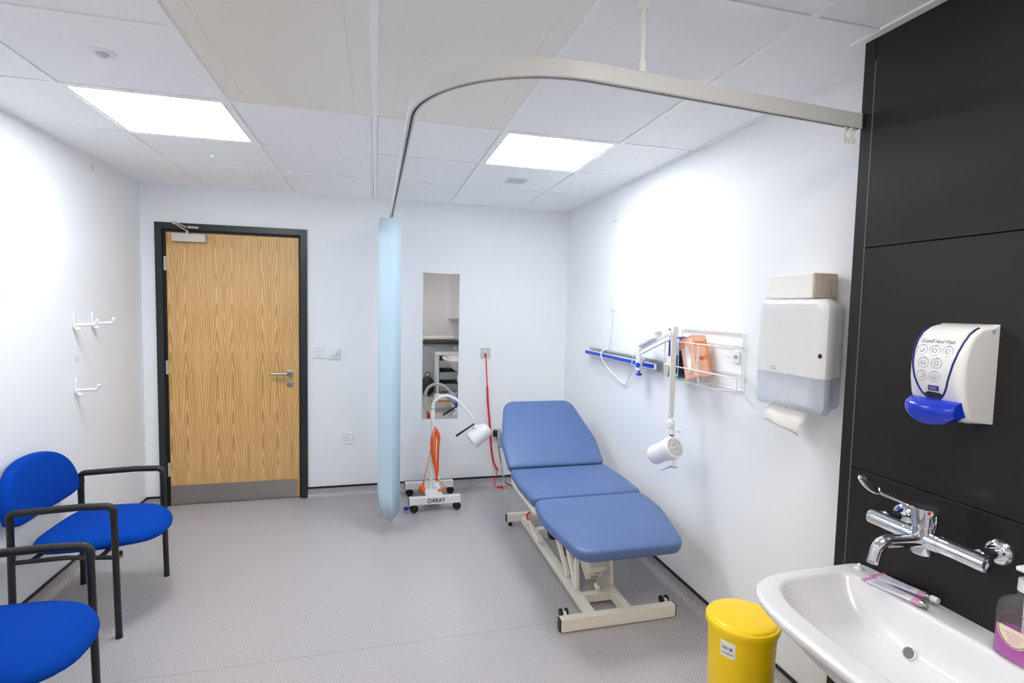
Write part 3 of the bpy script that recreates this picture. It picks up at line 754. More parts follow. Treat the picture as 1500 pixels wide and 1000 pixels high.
lb.box((.0, .016, .0008), (.030, .007, .0006), X=XL_, m=1).cyl((.026, .026, .0003), (.026, .026, .0011), .005, n=14, X=XL_, m=2)
part('rating_label', lb, ['offwhite', 'print_dark', 'blue_plastic'], ac)
part('pedal', MB().tube(fillet([(1.0, 3.28, .09), (.985, 3.18, .11), (.985, 3.02, .10)], .03), .008, 10).b2(.968, 1.002, 2.985, 3.025, .088, .108, .004).box((.985, 3.26, .105), (.03, .05, .03), .004), 'offwhite', t)
part('release_lever', MB().tube(fillet([(.99, 3.27, .12), (.985, 3.30, .145), (1.02, 3.33, .15)], .012), .007, 10), 'red', t)
part('motor_hose', MB().tube(spline([(1.08, 2.72, .14), (1.075, 2.82, .13), (1.09, 2.92, .17), (1.07, 3.02, .12), (1.1, 3.12, .16)], 6), .026, 12), 'black_rubber', t)

# hand control hanging on the couch side, with a coiled cord
t = thing('hand_control', 'grey couch hand control hung beside the raised backrest with a coiled cord', 'hand control', (.866, 3.56, .66))
XH = Matrix.Translation((.862, 3.560, .606))
part('handset', MB().prism(rpoly([(-.022, .066), (.022, .066), (.022, -.035), (.012, -.070), (-.012, -.070), (-.022, -.035)], [.006, .006, .02, .012, .012, .02]), -.012, .012, .004, X=XH @ Matrix.Rotation(R(90), 4, 'X')).b2(-.016, .016, -.0135, -.0115, -.02, .05, .001, X=XH, m=1), ['grey_plastic', 'grey_plastic'], t)
part('hanging_clip', MB().tube(fillet([(.864, 3.564, .66), (.870, 3.570, .725), (.884, 3.572, .732), (.892, 3.572, .715)], .01), .004, 8), 'white', t)
core = spline([(.862, 3.560, .537), (.866, 3.56, .48), (.876, 3.56, .40), (.892, 3.56, .28), (.912, 3.56, .16), (.94, 3.555, .08), (.985, 3.55, .03), (1.03, 3.55, .012)], 40)
L_ = [0.]
for i in range(1, len(core)): L_.append(L_[-1]+(core[i]-core[i-1]).length)
hp = []
for p, l in zip(core, L_):
    amp = .0085*max(0, min(1, (l-.09)/.03, (.40-l)/.04)); th_ = l*2*PI/.0145
    hp.append(p+Vector((math.cos(th_)*amp, math.sin(th_)*amp, 0)))
part('coiled_cord', MB().tube(hp, .0024, 6), 'coil', t)

# ================================================================== MOBILE EXAMINATION LAMP
t = thing('mobile_lamp', 'white mobile examination lamp on a castor base standing before the mirror', 'lamp', (.43, 4.03, 0))
fb = part('base_bar', MB().b2(.247, .628, 3.838, 3.882, .058, .112, .003), 'white_metal', t)
XT = Matrix(((1, 0, 0, .447), (0, 0, -1, 3.8378), (0, 1, 0, .085), (0, 0, 0, 1)))
part('lettering', MB().text('DARAY', .044, XT, .0004, fit=.132, bold=.0011), 'navy', fb, 'navy blue lettering', smooth=None)
part('end_cap', MB().b2(.243, .248, 3.839, 3.881, .059, .111, .001), 'black_plastic', t)
part('base_bar', MB().b2(.236, .622, 4.188, 4.232, .058, .112, .003), 'white_metal', t)
part('end_cap', MB().b2(.232, .237, 4.189, 4.231, .059, .111, .001), 'black_plastic', t)
part('base_plate', MB().b2(.375, .500, 3.87, 4.20, .066, .108, .003), 'white_metal', t)
for i, (x, y) in enumerate(((.285, 3.862), (.602, 3.862), (.272, 4.214), (.60, 4.212))):
    da = Vector((.35, -.94, 0)).normalized(); w = MB(); cc = Vector((x, y-.004, .028))
    for q in (-.019, .005): w.cyl(cc+da*q, cc+da*(q+.014), .028, n=26, bev=.005)
    w.cyl(cc-da*.018, cc+da*.021, .010).sphere(cc+Vector((0, 0, .016)), .02, (1, 1, .9)).cyl((x, y, .045), (x, y, .062), .008)
    part('castor', w, 'black_rubber', t)
part('brake_tab', MB().box((.226, 3.868, .030), (.034, .03, .022), .004).box((.247, 3.868, .034), (.03, .012, .01), .002).box((.218, 3.852, .042), (.008, .008, .008), .001).box((.234, 3.852, .042), (.008, .008, .008), .001), 'blue_plastic', t, 'blue castor brake tab')
part('pole', MB().cyl((.425, 4.03, .106), (.431, 4.03, .67), .0125, n=18).cyl((.425, 4.03, .106), (.425, 4.03, .135), .02, .017, n=18).cyl((.4305, 4.03, .60), (.432, 4.03, .735), .0165, n=18, bev=.003).cyl((.4315, 4.03, .733), (.432, 4.03, .742), .0155, n=18, m=1), ['white_metal', 'grey_plastic'], t)
goose = spline([(.432, 4.03, .738), (.437, 4.03, .775), (.462, 4.025, .812), (.505, 4.02, .834), (.552, 4.015, .836), (.610, 4.0, .808), (.665, 3.985, .752), (.712, 3.97, .695), (.740, 3.96, .648), (.752, 3.955, .618)], 6)
part('gooseneck_arm', MB().tube(goose, lambda s: .0145-.006*s, 14), 'white_metal', t)
ax = Vector((.60, .06, .42)).normalized(); c0 = Vector((.718, 3.945, .492))
hd = part('lamp_head', MB().lathe([(.042, .012), (.053, .004), (.059, .0), (.065, .006), (.068, .02), (.067, .07), (.064, .115), (.059, .142), (.048, .163), (.030, .174), (.002, .177)], c0, ax, 36).sphere((.756, 3.955, .598), .027, (1, 1, .9)), 'white', t, smooth=60)
part('lens', MB().lathe([(.046, .008), (.03, .006), (.002, .005)], c0, ax, 30), 'frosted', hd)
part('handle', MB().tube([(.742, 3.94, .630), (.60, 3.935, .540)], lambda q_: .004+.002*q_, 10, sy=1.6), 'navy_plastic', hd, 'navy blue handle')
pc = MB(); lp = []
for k, (w, z0, z1, xo, yo) in enumerate(((.034, .60, .175, .452, 4.006), (.022, .592, .185, .458, 4.000), (.014, .585, .178, .462, 4.004), (.028, .575, .21, .455, 3.996), (.009, .565, .19, .46, 3.998))):
    pc.tube(spline([(xo, yo, z0), (xo-w*.8, yo-.004, z0-.06), (xo-w, yo-.004, z0-.15), (xo-w*.55, yo-.005, (z0+z1)/2-.04), (xo+.004, yo-.006, z1+.06), (xo+.010, yo-.006, z1), (xo+w*.7, yo-.005, z1+.07), (xo+w*.8, yo-.004, (z0+z1)/2+.04), (xo+w, yo-.002, z0-.07), (xo, yo, z0)], 6), .0042, 8)
pc.tube(spline([(.432, 4.012, .52), (.415, 4.0, .42), (.39, 3.99, .30), (.372, 3.985, .225), (.362, 3.98, .19)], 6), .0036, 7)
pc.tube(spline([(.47, 4.0, .20), (.495, 3.99, .17), (.53, 3.98, .13), (.535, 3.975, .10), (.50, 3.97, .112)], 6), .0036, 7)
cb_ = part('power_cable', pc, 'orange', t, 'orange power cable')
part('plug', MB().sphere((.352, 3.985, .128), .026, (1, .8, 1.15)).cyl((.362, 3.98, .15), (.366, 3.982, .195), .009, .006).cyl((.325, 3.985, .125), (.306, 3.985, .128), .003, n=8, m=1), ['orange', 'steel'], cb_)
part('cable_end', MB().cyl((.51, 3.97, .114), (.475, 3.965, .116), .008, .011, bev=.002), 'orange', cb_)
part('cable_tie', MB().lathe([(.012, -.006), (.014, -.006), (.014, .006), (.012, .006)], (.474, 4.004, .205), (0, 0, 1), 16).box((.48, 3.99, .20), (.008, .008, .018), .002), 'white', cb_)

# ================================================================== RIGHT WALL THINGS
def spur(y, z, label):
    X = face_right(y, z)
    t = thing('fused_spur', label, 'switch', X.translation, 'white switch plates on the couch wall')
    m_ = MB(); plate(m_, X, .086, .090, .010); m_.box((0, 0, -.0), (.08, .084, .018), .002, X=X)
    for b_ in (-.036, .036): m_.cyl((0, b_, .010), (0, b_, .0106), .003, n=10, X=X, m=1)
    part('plate', m_, ['white', 'grey_plastic'], t)
    part('rocker', MB().box((-.013, 0, .011), (.017, .026, .005), .001, X=X), 'white', t)
    part('fuse_holder', MB().box((.014, 0, .0105), (.020, .028, .004), .001, X=X), 'white', t)
spur(3.412, 2.183, 'white switch plate high on the couch wall near the ceiling')
spur(3.400, 1.567, 'white switch plate above the blue-striped rail feeding a lamp cable')
t = thing('equipment_rail', 'aluminium equipment rail with a blue stripe on the wall above the couch', 'rail', (XR, 3.22, 1.2))
part('back_channel', MB().b2(XR-.012, XR, 2.700, 3.757, 1.170, 1.238, .002).b2(XR-.020, XR-.011, 2.700, 3.757, 1.229, 1.238, .001).b2(XR-.020, XR-.011, 2.700, 3.757, 1.170, 1.179, .001), 'aluminium', t)
rl = part('front_rail', MB().b2(XR-.055, XR-.045, 2.705, 3.745, 1.186, 1.220, .002), 'white_metal', t)
part('blue_stripe', MB().b2(XR-.0562, XR-.0545, 2.718, 3.743, 1.191, 1.215), 'blue_plastic', rl, 'blue stripe')
for y in (2.78, 3.22, 3.67): part('standoff', MB().cyl((XR-.012, y, 1.203), (XR-.046, y, 1.203), .010, n=14), 'aluminium', t)

# wall lamp clamped to the rail
t = thing('wall_lamp', 'white jointed examination lamp clamped to the wall rail', 'lamp', (1.555, 2.86, 1.2))
part('clamp', MB().b2(XR-.082, XR-.057, 2.845, 2.893, 1.165, 1.255, .004).b2(XR-.082, XR-.04, 2.85, 2.888, 1.222, 1.236, .003).b2(XR-.078, XR-.04, 2.85, 2.888, 1.168, 1.182, .003).cyl((1.54, 2.868, 1.25), (1.54, 2.868, 1.285), .012, n=16), 'white', t)
part('clamp_knob', MB().cyl((1.545, 2.868, 1.165), (1.545, 2.868, 1.145), .006, n=12).lathe([(.008, 0), (.018, .004), (.018, .012), (.01, .016)], (1.545, 2.868, 1.148), (0, 0, -1), 12), 'blue_plastic', t, 'blue clamp screw under the rail')
part('clamp_knob', MB().cyl((1.53, 2.84, 1.20), (1.515, 2.825, 1.20), .008, n=12).box((1.508, 2.82, 1.202), (.012, .030, .030), .004), 'blue_plastic', t, 'blue clamp knob on the rail face')
E0 = Vector((1.54, 2.868, 1.285)); E1 = Vector((1.450, 2.362, 1.418)); dv = (E1-E0).normalized(); sd = dv.cross(Vector((0, 0, 1))).normalized(); upv = sd.cross(dv)
la = MB()
for q in (.0, -.026): la.tube([E0+upv*q, E1+upv*q], .0065, 10)
part('lower_arm', la, 'white_metal', t)
mid = E0+dv*.06+upv*.026; end = E0+dv*.32+upv*.030
Xc = Matrix.Translation((mid+end)/2) @ Matrix((sd, dv, upv)).transposed().to_4x4()
part('spring_cover', MB().box((0, 0, 0), (.052, .27, .046), .012, 3, X=Xc).box((0, .02, .018), (.04, .27, .03), .01, 3, X=Xc), 'white', t)
part('elbow_joint', MB().cyl((1.45-.02, 2.355, 1.42), (1.45+.02, 2.355, 1.42), .019, n=20, bev=.003).box((1.45, 2.352, 1.427), (.03, .05, .05), .006).cyl((1.43, 2.352, 1.434), (1.427, 2.352, 1.434), .005, n=10, m=1), ['white', 'print_dark'], t)
ua = MB()
for q in (-.010, .010): ua.tube([(1.45+q, 2.345, 1.43), (1.45+q, 2.345, .985)], .0062, 10)
ua.b2(1.4455, 1.4545, 2.341, 2.349, .99, 1.42)
part('upper_arm', ua, 'white_metal', t)
hj = MB().sphere((1.45, 2.342, .955), .022, (1, 1, 1.35)).cyl((1.433, 2.34, .965), (1.467, 2.34, .965), .012, bev=.002).box((1.452, 2.33, .918), (.024, .024, .03), .005).cyl((1.47, 2.32, .925), (1.49, 2.31, .925), .008, bev=.002).cyl((1.45, 2.33, .905), (1.45, 2.33, .895), .012, m=1).cyl((1.45, 2.33, .90), (1.45, 2.335, .875), .009)
part('head_joint', hj, ['white', 'print_dark'], t)
gc = Vector((1.452, 2.300, .848)); ga = Vector((-.045, .145, -.085)).normalized()
hd = part('lamp_head', MB().lathe([(.046, -.002), (.054, 0), (.057, .005), (.057, .03), (.054, .05), (.050, .07), (.049, .10), (.050, .140), (.047, .155), (.038, .163), (.002, .165)], gc, ga, 40).sphere((1.45, 2.33, .888), .016), 'white', t, smooth=50)
q = Vector((0, 0, 1)).rotation_difference(ga); gr = MB()
XG = Matrix.Translation(gc) @ q.to_matrix().to_4x4()
gr.lathe([(.047, -.0025), (.002, -.003)], gc, ga, 30)
part('grille', gr, 'lamp_grille', hd, 'grey slatted grille')
gs = MB()
upl = q.inverted() @ Vector((0, 0, 1)); ang = math.atan2(upl.y, upl.x)
XG2 = XG @ Matrix.Rotation(ang-PI/2, 4, 'Z')
for k in range(-5, 6):
    x_ = k*.0084; h_ = math.sqrt(.047**2-x_**2); gs.b2(x_-.0013, x_+.0013, -h_, h_, -.005, -.0025, X=XG2)
gs.b2(-.047, .047, -.002, .002, -.0055, -.0025, X=XG2).lathe([(.026, -.0025), (.026, -.005), (.029, -.005), (.029, -.0025)], X=XG2, n=30)
part('grille_bars', gs, 'white', hd)
part('handle', MB().box((1.452, 2.297, .777), (.020, .018, .055), .004).box((0, 0, 0), (.085, .014, .005), .002, X=Matrix.Translation((1.422, 2.31, .742)) @ Matrix.Rotation(R(14), 4, 'Y').inverted(), m=1).box((1.452, 2.296, .748), (.026, .018, .008), .002, m=1), ['white', 'grey_plastic'], hd)
cab = spline([(XR-.02, 3.378, 1.522), (XR-.012, 3.384, 1.47), (XR-.010, 3.40, 1.36), (XR-.014, 3.42, 1.26), (XR-.030, 3.44, 1.243), (XR-.066, 3.43, 1.225), (XR-.066, 3.41, 1.18), (XR-.03, 3.37, 1.11), (XR-.014, 3.25, 1.055), (XR-.012, 3.16, 1.035), (XR-.02, 3.10, 1.075), (XR-.05, 3.0, 1.16), (XR-.088, 2.92, 1.235), (XR-.085, 2.885, 1.27), (XR-.075, 2.868, 1.275)], 6)
part('power_cable', MB().tube(cab, .0042, 8), 'white', t)

# wire glove-box basket
t = thing('wire_basket', 'white wire rack on the wall holding glove boxes', 'rack', (XR, 2.265, 1.18))
y0, y1, zb, zm, zl, zt_, xb, xf = 2.025, 2.515, 1.172, 1.245, 1.372, 1.432, XR-.010, 1.482
wf = MB().tube(fillet([(xb, y0, zb), (xb, y1, zb), (xb, y1, zt_), (xb, y0, zt_), (xb, y0, zb+.01)], .008, 4), .004, 8)
for z in (zl, zm): wf.tube([(xb, y0, z), (xb, y1, z)], .003, 8)
part('back_frame', wf, 'white_metal', t)
ff = MB(); y0f = 1.90
ff.tube(fillet([(xb, y0, zl), (xf, y0f+.02, zl), (xf, y1-.03, zl), (xb, y1, zl)], .01, 4), .0028, 8)
ff.tube(fillet([(xb, y0, zm), (xf, y0f, zm), (xf, y1-.03, zm), (xb, y1, zm)], .01, 4), .0035, 8)
ff.tube(fillet([(xb, y0, zb), (xf, y0f, zb+.022), (xf, y0f+.06, zb+.014), (1.52, y0f+.19, zb-.004), (1.52, y1-.06, zb-.004), (xb, y1, zb)], .006, 4), .0028, 8)
for y in (y0f+.008, 2.187, y1-.034): ff.tube([(xf, y, zl), (xf, y, zm), (xf+.01, y, zb+.008)] if y > 1.95 else [(xf, y0f, zm), (xf, y0f, zb+.022)], .0028, 8)
for y in (2.09,): ff.tube([(xb, y+.06, zl), (xf, y, zl-.0), (xb, y-.06, zl)], .0022, 8)
for y in (2.1, 2.25, 2.4): ff.tube([(xb, y, zb), (1.52, y, zb-.003)], .0022, 8)
part('front_wires', ff, 'white_metal', t)
part('mounting_tab', MB().b2(XR-.009, XR-.001, 2.05, 2.09, 1.295, 1.347, .002).cyl((XR-.009, 2.07, 1.321), (XR-.013, 2.07, 1.321), .006, n=12, m=1), ['white_metal', 'steel'], t)
# glove boxes
XO = Matrix.Translation((1.542, 2.252, 1.194)) @ Matrix.Rotation(R(-19), 4, 'X')
t = thing('glove_box', 'orange and white disposable glove box leaning in the wire rack', 'box', (1.54, 2.205, 1.18))
gb = MB().b2(-.044, .036, -.052, .052, .006, .212, .002, X=XO)
gb.b2(-.034, .022, -.0528, -.051, .155, .180, X=XO, m=1).b2(.026, .036, -.0528, -.051, .03, .19, X=XO, m=1)
for a in (.075, .075): gb.cyl((-.006, -.0515, a+.02), (-.006, -.0528, a+.02), .012, n=16, X=XO, m=1)
gb.cyl((.018, -.0515, .098), (.018, -.0535, .098), .012, n=16, X=XO, m=1)
gb.b2(-.0448, -.043, .02, .047, .165, .195, X=XO, m=1).b2(-.0445, -.043, -.05, .05, .202, .208, X=XO, m=1)
part('carton', gb, ['glove', 'glove_deep'], t)
XF = XO @ Matrix(((0, 0, -1, -.0442), (-1, 0, 0, 0), (0, 1, 0, .105), (0, 0, 0, 1)))
part('opening', MB().prism(rpoly([(-.016, -.068), (.014, -.072), (.022, .0), (.010, .062), (-.012, .068), (-.020, 0)], .014), 0, .0012, X=XF), 'white', t, 'white oval opening')
part('tissue', MB().sphere((.012, -.035, .004), .022, (.7, 1.5, .45), X=XF), 'towel', t)
t = thing('blue_glove_box', 'blue glove box with green base standing behind the lamp arm in the rack', 'box', (1.54, 2.405, 1.18))
bb = MB().b2(1.502, 1.588, 2.376, 2.480, 1.184, 1.392, .002)
bb.b2(1.5012, 1.503, 2.378, 2.418, 1.19, 1.386, m=1).b2(1.5008, 1.503, 2.384, 2.412, 1.205, 1.30, m=2).b2(1.5012, 1.589, 2.3752, 2.481, 1.1785, 1.188, m=3).b2(1.503, 1.545, 2.3750, 2.377, 1.20, 1.30, m=2).b2(1.503, 1.588, 2.3754, 2.377, 1.325, 1.35, m=1)
part('carton', bb, ['box_blue', 'box_pale', 'box_dark', 'box_green'], t)
part('glove', MB().sphere((1.497, 2.455, 1.255), .022, (.5, .8, 1.6)).tube(spline([(1.496, 2.455, 1.24), (1.493, 2.46, 1.21), (1.495, 2.462, 1.195)], 4), .007, 8), 'latex', t, 'cream glove poking out')

# ------------------------------------------------------------------ paper towel dispenser
t = thing('paper_towel_dispenser', 'white paper towel dispenser with frosted lower window on the wall', 'dispenser', (XR, 1.62, 1.165))
def tring(x, y0, y1, z0, z1, r, n=7): return [Vector((x, p.x, p.y)) for p in rpoly([(y0, z0), (y1, z0), (y1, z1), (y0, z1)], r, n)]
def tbody(z0, z1, rt, rb):
    rg = []
    for x, dy, dz in ((XR-.001, .060, .010), (XR-.05, .040, .004), (1.53, .012, 0), (1.50, .003, .001), (1.488, .004, .004), (1.480, .013, .012), (1.477, .028, .026), (1.4755, .06, .05)):
        rg.append([Vector((x, p.x, p.y)) for p in rpoly([(1.456+dy, z0+(dz if rb else 0)), (1.792-dy, z0+(dz if rb else 0)), (1.792-dy, z1-(dz if rt else 0)), (1.456+dy, z1-(dz if rt else 0))], [rb or .0006, rb or .0006, rt or .0006, rt or .0006], 7)])
    return rg
part('cover', MB().loft(tbody(1.302, 1.580, .035, 0)), 'dispenser', t, smooth=40)
wd = part('window', MB().loft(tbody(1.170, 1.3015, 0, .03)), 'frosted', t, 'frosted bluish window', smooth=40)
part('towel_stack', MB().b2(1.50, 1.59, 1.535, 1.745, 1.19, 1.298, .004), 'towel', t)
part('lock', MB().lathe([(.009, -.002), (.009, .002), (.006, .004), (.001, .004)], (1.4805, 1.478, 1.381), (-1, 0, 0), 18), 'black_plastic', t)
part('logo', MB().tube([Vector((1.4752, 1.688+.014*math.cos(q_), 1.318+.006*math.sin(q_))) for q_ in [2*PI*k/20 for k in range(20)]], .0012, 6, closed=True), 'print_grey', t)
sh = MB(); rg = []
for k in range(7):
    s = k/6; z = 1.176-.075*s; x = 1.515-.035*s-.012*math.sin(s*2.5)
    rg.append([Vector((x+.004*math.sin(j*1.1+k), 1.545+.19*j/8-.006*s*j/8, z+.028*(j/8-.5)*s)) for j in range(9)])
sh.loft(rg, cap=False, close=False)
so = solo('paper_towel', sh, 'paper_sheet', (1.5, 1.64, 1.11), 'white paper towel sheet hanging out under the dispenser', 'paper towel')
sm = so.modifiers.new('thickness', 'SOLIDIFY'); sm.thickness = .001
t = thing('paper_towel_pack', 'wrapped pack of folded paper towels lying on top of the dispenser', 'paper towels', (1.55, 1.66, 1.58))
pk = MB(); rg = []
for y, d in ((1.546, .006), (1.549, 0), (1.62, -.0015), (1.70, -.001), (1.775, 0), (1.780, .006)):
    rg.append([Vector((p.x, y, p.y)) for p in inset(rpoly([(1.498, 1.5815), (1.602, 1.5815), (1.602, 1.672), (1.498, 1.672)], .008, 4), d)])
part('towel_stack', pk.loft(rg), 'towel', t)
ed = MB().b2(1.502, 1.600, 1.540, 1.5475, 1.5835, 1.670, .002)
for k in range(14): ed.b2(1.5045+.0068*k, 1.508+.0068*k, 1.5375+.0015*(k % 3), 1.542, 1.585, 1.669)
part('folded_edges', ed, 'towel_edge', t, 'brown shaded folded edges')

# ------------------------------------------------------------------ soap dispenser on the charcoal panel
SY0, SY1, SZ0, SZ1 = .930, 1.064, 1.268, 1.507
fp = [(1.268, 1.392), (1.275, 1.380), (1.300, 1.366), (1.330, 1.354), (1.370, 1.346), (1.410, 1.346), (1.440, 1.352), (1.465, 1.362), (1.485, 1.376), (1.498, 1.396), (1.505, 1.420), (1.507, 1.440)]
def fx(z):
    if z <= fp[0][0]: return fp[0][1]
    for (a, b_), (c_, d_) in zip(fp, fp[1:]):
        if z <= c_: return b_+(d_-b_)*(z-a)/(c_-a)
    return fp[-1][1]
t = thing('soap_dispenser', 'white wall soap dispenser with blue lever on the black panelling', 'dispenser', (PX, .997, SZ0))
prof = [(x, z) for z, x in fp]+[(PX-.0005, 1.509), (PX-.0005, 1.266)]
rg = []
for y, d in ((SY0, .016), (SY0+.004, .007), (SY0+.012, .001), (SY0+.02, 0), (SY1-.02, 0), (SY1-.012, .001), (SY1-.004, .007), (SY1, .016)):
    row = []
    for i, (x, z) in enumerate(prof):
        if i < len(fp): 
            cx_ = 1.43; cz_ = 1.39; k_ = d
            v = Vector((cx_-x, cz_-z)); v = v.normalized()*k_ if v.length > 0 else v
            row.append(Vector((x+v.x, y, z+v.y*.5)))
        else: row.append(Vector((x, y, z)))
    rg.append(row)
part('body', MB().loft(rg), 'dispenser', t, smooth=40)
yc = .997
def dec(y, z, o=.0008): return Vector((fx(z)-o, y, z))
def spl2(pts, n=8): return [(v.x, v.y) for v in spline([(a, b_, 0) for a, b_ in pts], n)]
U = spl2([(1.052, 1.499), (1.054, 1.470), (1.053, 1.430), (1.047, 1.385), (1.034, 1.345), (1.018, 1.324), (1.000, 1.318), (.982, 1.325), (.968, 1.350), (.957, 1.395), (.949, 1.435), (.943, 1.470), (.941, 1.500)], 6)
part('outline', MB().tube([dec(y, z, .0002) for y, z in U], .0024, 8), 'navy', t, 'navy blue outline')
ic = MB(); rs = random.Random(3)
rows = [(1.441, (1.034, 1.003, .972)), (1.410, (1.024, .992)), (1.377, (1.026, .995))]
for z, ys_ in rows:
    for y in ys_:
        ic.tube([dec(y+.0125*math.cos(2*PI*k/20), z+.0125*math.sin(2*PI*k/20), .0003) for k in range(20)], .0006, 5, closed=True)
        for k in range(3):
            ph = rs.random()*6.28
            ic.tube([dec(y+.007*math.cos(ph+1.1*j)*(.5+.5*rs.random()), z+.007*math.sin(ph+1.1*j)*(.6+.4*rs.random()), .0003) for j in range(4)], .0006, 5)
        ic.tube([dec(y+.0022, z+.0125, .0004), dec(y-.0022, z+.0125, .0004)], .0014, 6)
part('pictograms', ic, 'print_grey', t)
XTs = Matrix(((0, 0, -1, 0), (-1, 0, 0, 1.003), (0, 1, 0, 1.4635), (0, 0, 0, 1)))
part('lettering', MB().text('Cutan\u00ae Hand Wash', .0122, XTs, .0002, shear=.25, fit=.080, warp=lambda c: Vector((fx(c.z)-.0006-c.x*-0, c.y, c.z))), 'navy', t, 'navy blue lettering', smooth=None)
lg = MB().box((fx(1.348)-.0004, .998, 1.348), (.0016, .026, .014), m=0)
XTl = Matrix(((0, 0, -1, fx(1.348)-.0016), (-1, 0, 0, .999), (0, 1, 0, 1.348), (0, 0, 0, 1)))
lg.text('deb', .012, XTl, .0002, m=1, fit=.018)
part('maker_badge', lg, ['navy', 'print_grey'], t, smooth=None)
rg = []
so_ = rpoly([(1.024, 1.332), (1.010, 1.338), (.985, 1.337), (.972, 1.331), (.985, 1.322), (1.0, 1.3185), (1.014, 1.323)], .004, 3)
part('sight_window', MB().loft([[dec(p.x, p.y, -.001) for p in so_], [dec(p.x, p.y, .0012) for p in so_]]), 'smoke', t)
lv = []
for k_ in range(13):
    u_ = -1+2*k_/12; y = .998-u_*.060; q_ = math.sqrt(max(0, 1-.86*u_*u_)); zb_ = 1.292-.034*q_; xo_ = 1.362-.040*(.45+.55*q_)
    lv.append([Vector((a, y, b_)) for a, b_ in ((1.388, 1.320), (1.366, 1.322), (xo_+.018, 1.318), (xo_+.004, 1.308), (xo_, 1.297), (xo_+.003, (zb_+1.29)/2), (xo_+.012, zb_), (1.372, zb_+.004), (1.388, min(1.29, zb_+.012)))])
part('push_lever', MB().loft(lv), 'soap_blue', t, 'glossy blue push lever', smooth=40)
part('screw_cap', MB().cyl((PX-.02, SY0+.0005, 1.492), (PX-.02, SY0-.001, 1.492), .006, n=14), 'grey_plastic', t)

# ================================================================== WASHBASIN, TAP AND THINGS ON IT
t = thing('wash_basin', 'white ceramic washbasin fixed to the black panelling', 'sink', (PX, .905, .6))
def bring(xb, xf, yc, hw, z, nf=3.0, nb=9., n=72, tilt=0.):
    out = []; xc = xb+(xf-xb)*.42
    for k in range(n):
        th = 2*PI*k/n; c_, s_ = math.cos(th), math.sin(th)
        if c_ >= 0: # towards wall
            e = nb; x = xc+(xb-xc)*abs(c_)**(2/e)
        else: e = nf; x = xc-(xc-xf)*abs(c_)**(2/e)
        y = yc+hw*math.copysign(abs(s_)**(2/e), s_)
        out.append(Vector((x, y, z+tilt*(x-xb))))
    return out
yc_ = .905; XBk = PX-.0005
SZ = .765
NF = 3.5
def br(xb, xf, hw, z, nb=16.): return bring(xb, xf, yc_, hw, z, NF, nb)
rings = [br(XBk, 1.17, .17, .565), br(XBk, 1.12, .22, .60), br(XBk, 1.07, .275, .65), br(XBk, 1.025, .318, .70), br(XBk, .993, .345, .728), br(XBk, .980, .352, .742), br(XBk, .974, .354, .755), br(XBk, .977, .353, .7615), br(XBk-.002, .984, .349, .7648), br(XBk-.006, .994, .343, SZ),
         br(1.378, 1.038, .318, SZ-.0006, 9.), br(1.372, 1.045, .312, SZ-.003, 9.), br(1.368, 1.052, .306, SZ-.009, 8.), br(1.362, 1.064, .296, SZ-.028, 7.), br(1.352, 1.092, .268, SZ-.062, 6.), br(1.340, 1.125, .230, SZ-.095, 5.), br(1.318, 1.165, .175, SZ-.118, 4.), br(1.27, 1.20, .06, SZ-.128, 4.)]
part('bowl', MB().loft(rings), 'ceramic', t, smooth=60)
part('overflow', MB().lathe([(.0165, -.002), (.0172, .002), (.0150, .003), (.0138, .0)], (1.3275, .994, .6638), (-.86, .06, .5), 24).lathe([(.0137, .0012), (.001, .0008)], (1.3275, .994, .6638), (-.86, .06, .5), 24, m=1), ['ceramic', 'sensor_dark'], t)
part('tap_hole_plug', MB().lathe([(.013, 0), (.013, .003), (.006, .006), (.006, .014), (.003, .017), (.0005, .017)], (1.410, 1.220, SZ), (0, 0, 1), 18), 'white', t)
part('waste', MB().lathe([(.024, 0), (.022, .003), (.014, .001)], (1.23, .875, SZ-.1285), (0, 0, 1), 24), 'chrome', t)
part('bottle_trap', MB().cyl((1.23, .875, .57), (1.23, .875, .50), .018).cyl((1.23, .875, .50), (1.23, .875, .40), .032, bev=.006).tube([(1.23, .875, .44), (PX-.001, .875, .44)], .016), 'white', t)

t = thing('mixer_tap', 'chrome lever mixer tap mounted on the black panelling', 'tap', (PX, 1.003, .96))
TX, TY, TZ = 1.360, 1.003, .960
part('body_bar', MB().cyl((TX, .858, TZ), (TX, 1.150, TZ), .0205, n=32, bev=.003).cyl((TX, TY, .920), (TX, TY, 1.0), .0255, n=32, bev=.004).cyl((TX, TY-.045, TZ), (TX, TY+.045, TZ), .0225, .0225, n=32, bev=.004), 'chrome', t)
part('end_cap', MB().lathe([(.0205, 0), (.0205, .003), (.016, .006), (.001, .007)], (TX, .859, TZ), (0, -1, 0)), 'chrome', t)
part('cartridge', MB().cyl((TX, TY, .993), (TX, TY, 1.040), .0285, n=36, bev=.002), 'chrome', t)
part('hot_mark', MB().box((TX-.017, TY-.0225, 1.034), (.007, .004, .008), .001), 'red_mark', t, 'red hot mark')
part('cold_mark', MB().cyl((TX-.008, TY+.015, 1.0395), (TX-.008, TY+.015, 1.0405), .004, n=14), 'blue_plastic', t, 'blue cold mark')
part('spout', MB().tube(fillet([(TX-.015, TY, .955), (TX-.130, TY+.012, .957), (TX-.142, TY+.013, .905)], .035, 10), lambda s: .0165-.003*s, 20).lathe([(.0145, 0), (.0145, .008), (.012, .008)], (TX-.142, TY+.013, .912), (0, 0, -1), 20), 'chrome', t)
lvp = [Vector((TX-.010, TY+.010, 1.034)), Vector((TX-.06, TY+.014, 1.056)), Vector((TX-.137, TY+.020, 1.088))]
lm = MB().tube(lvp, .0075, 14)
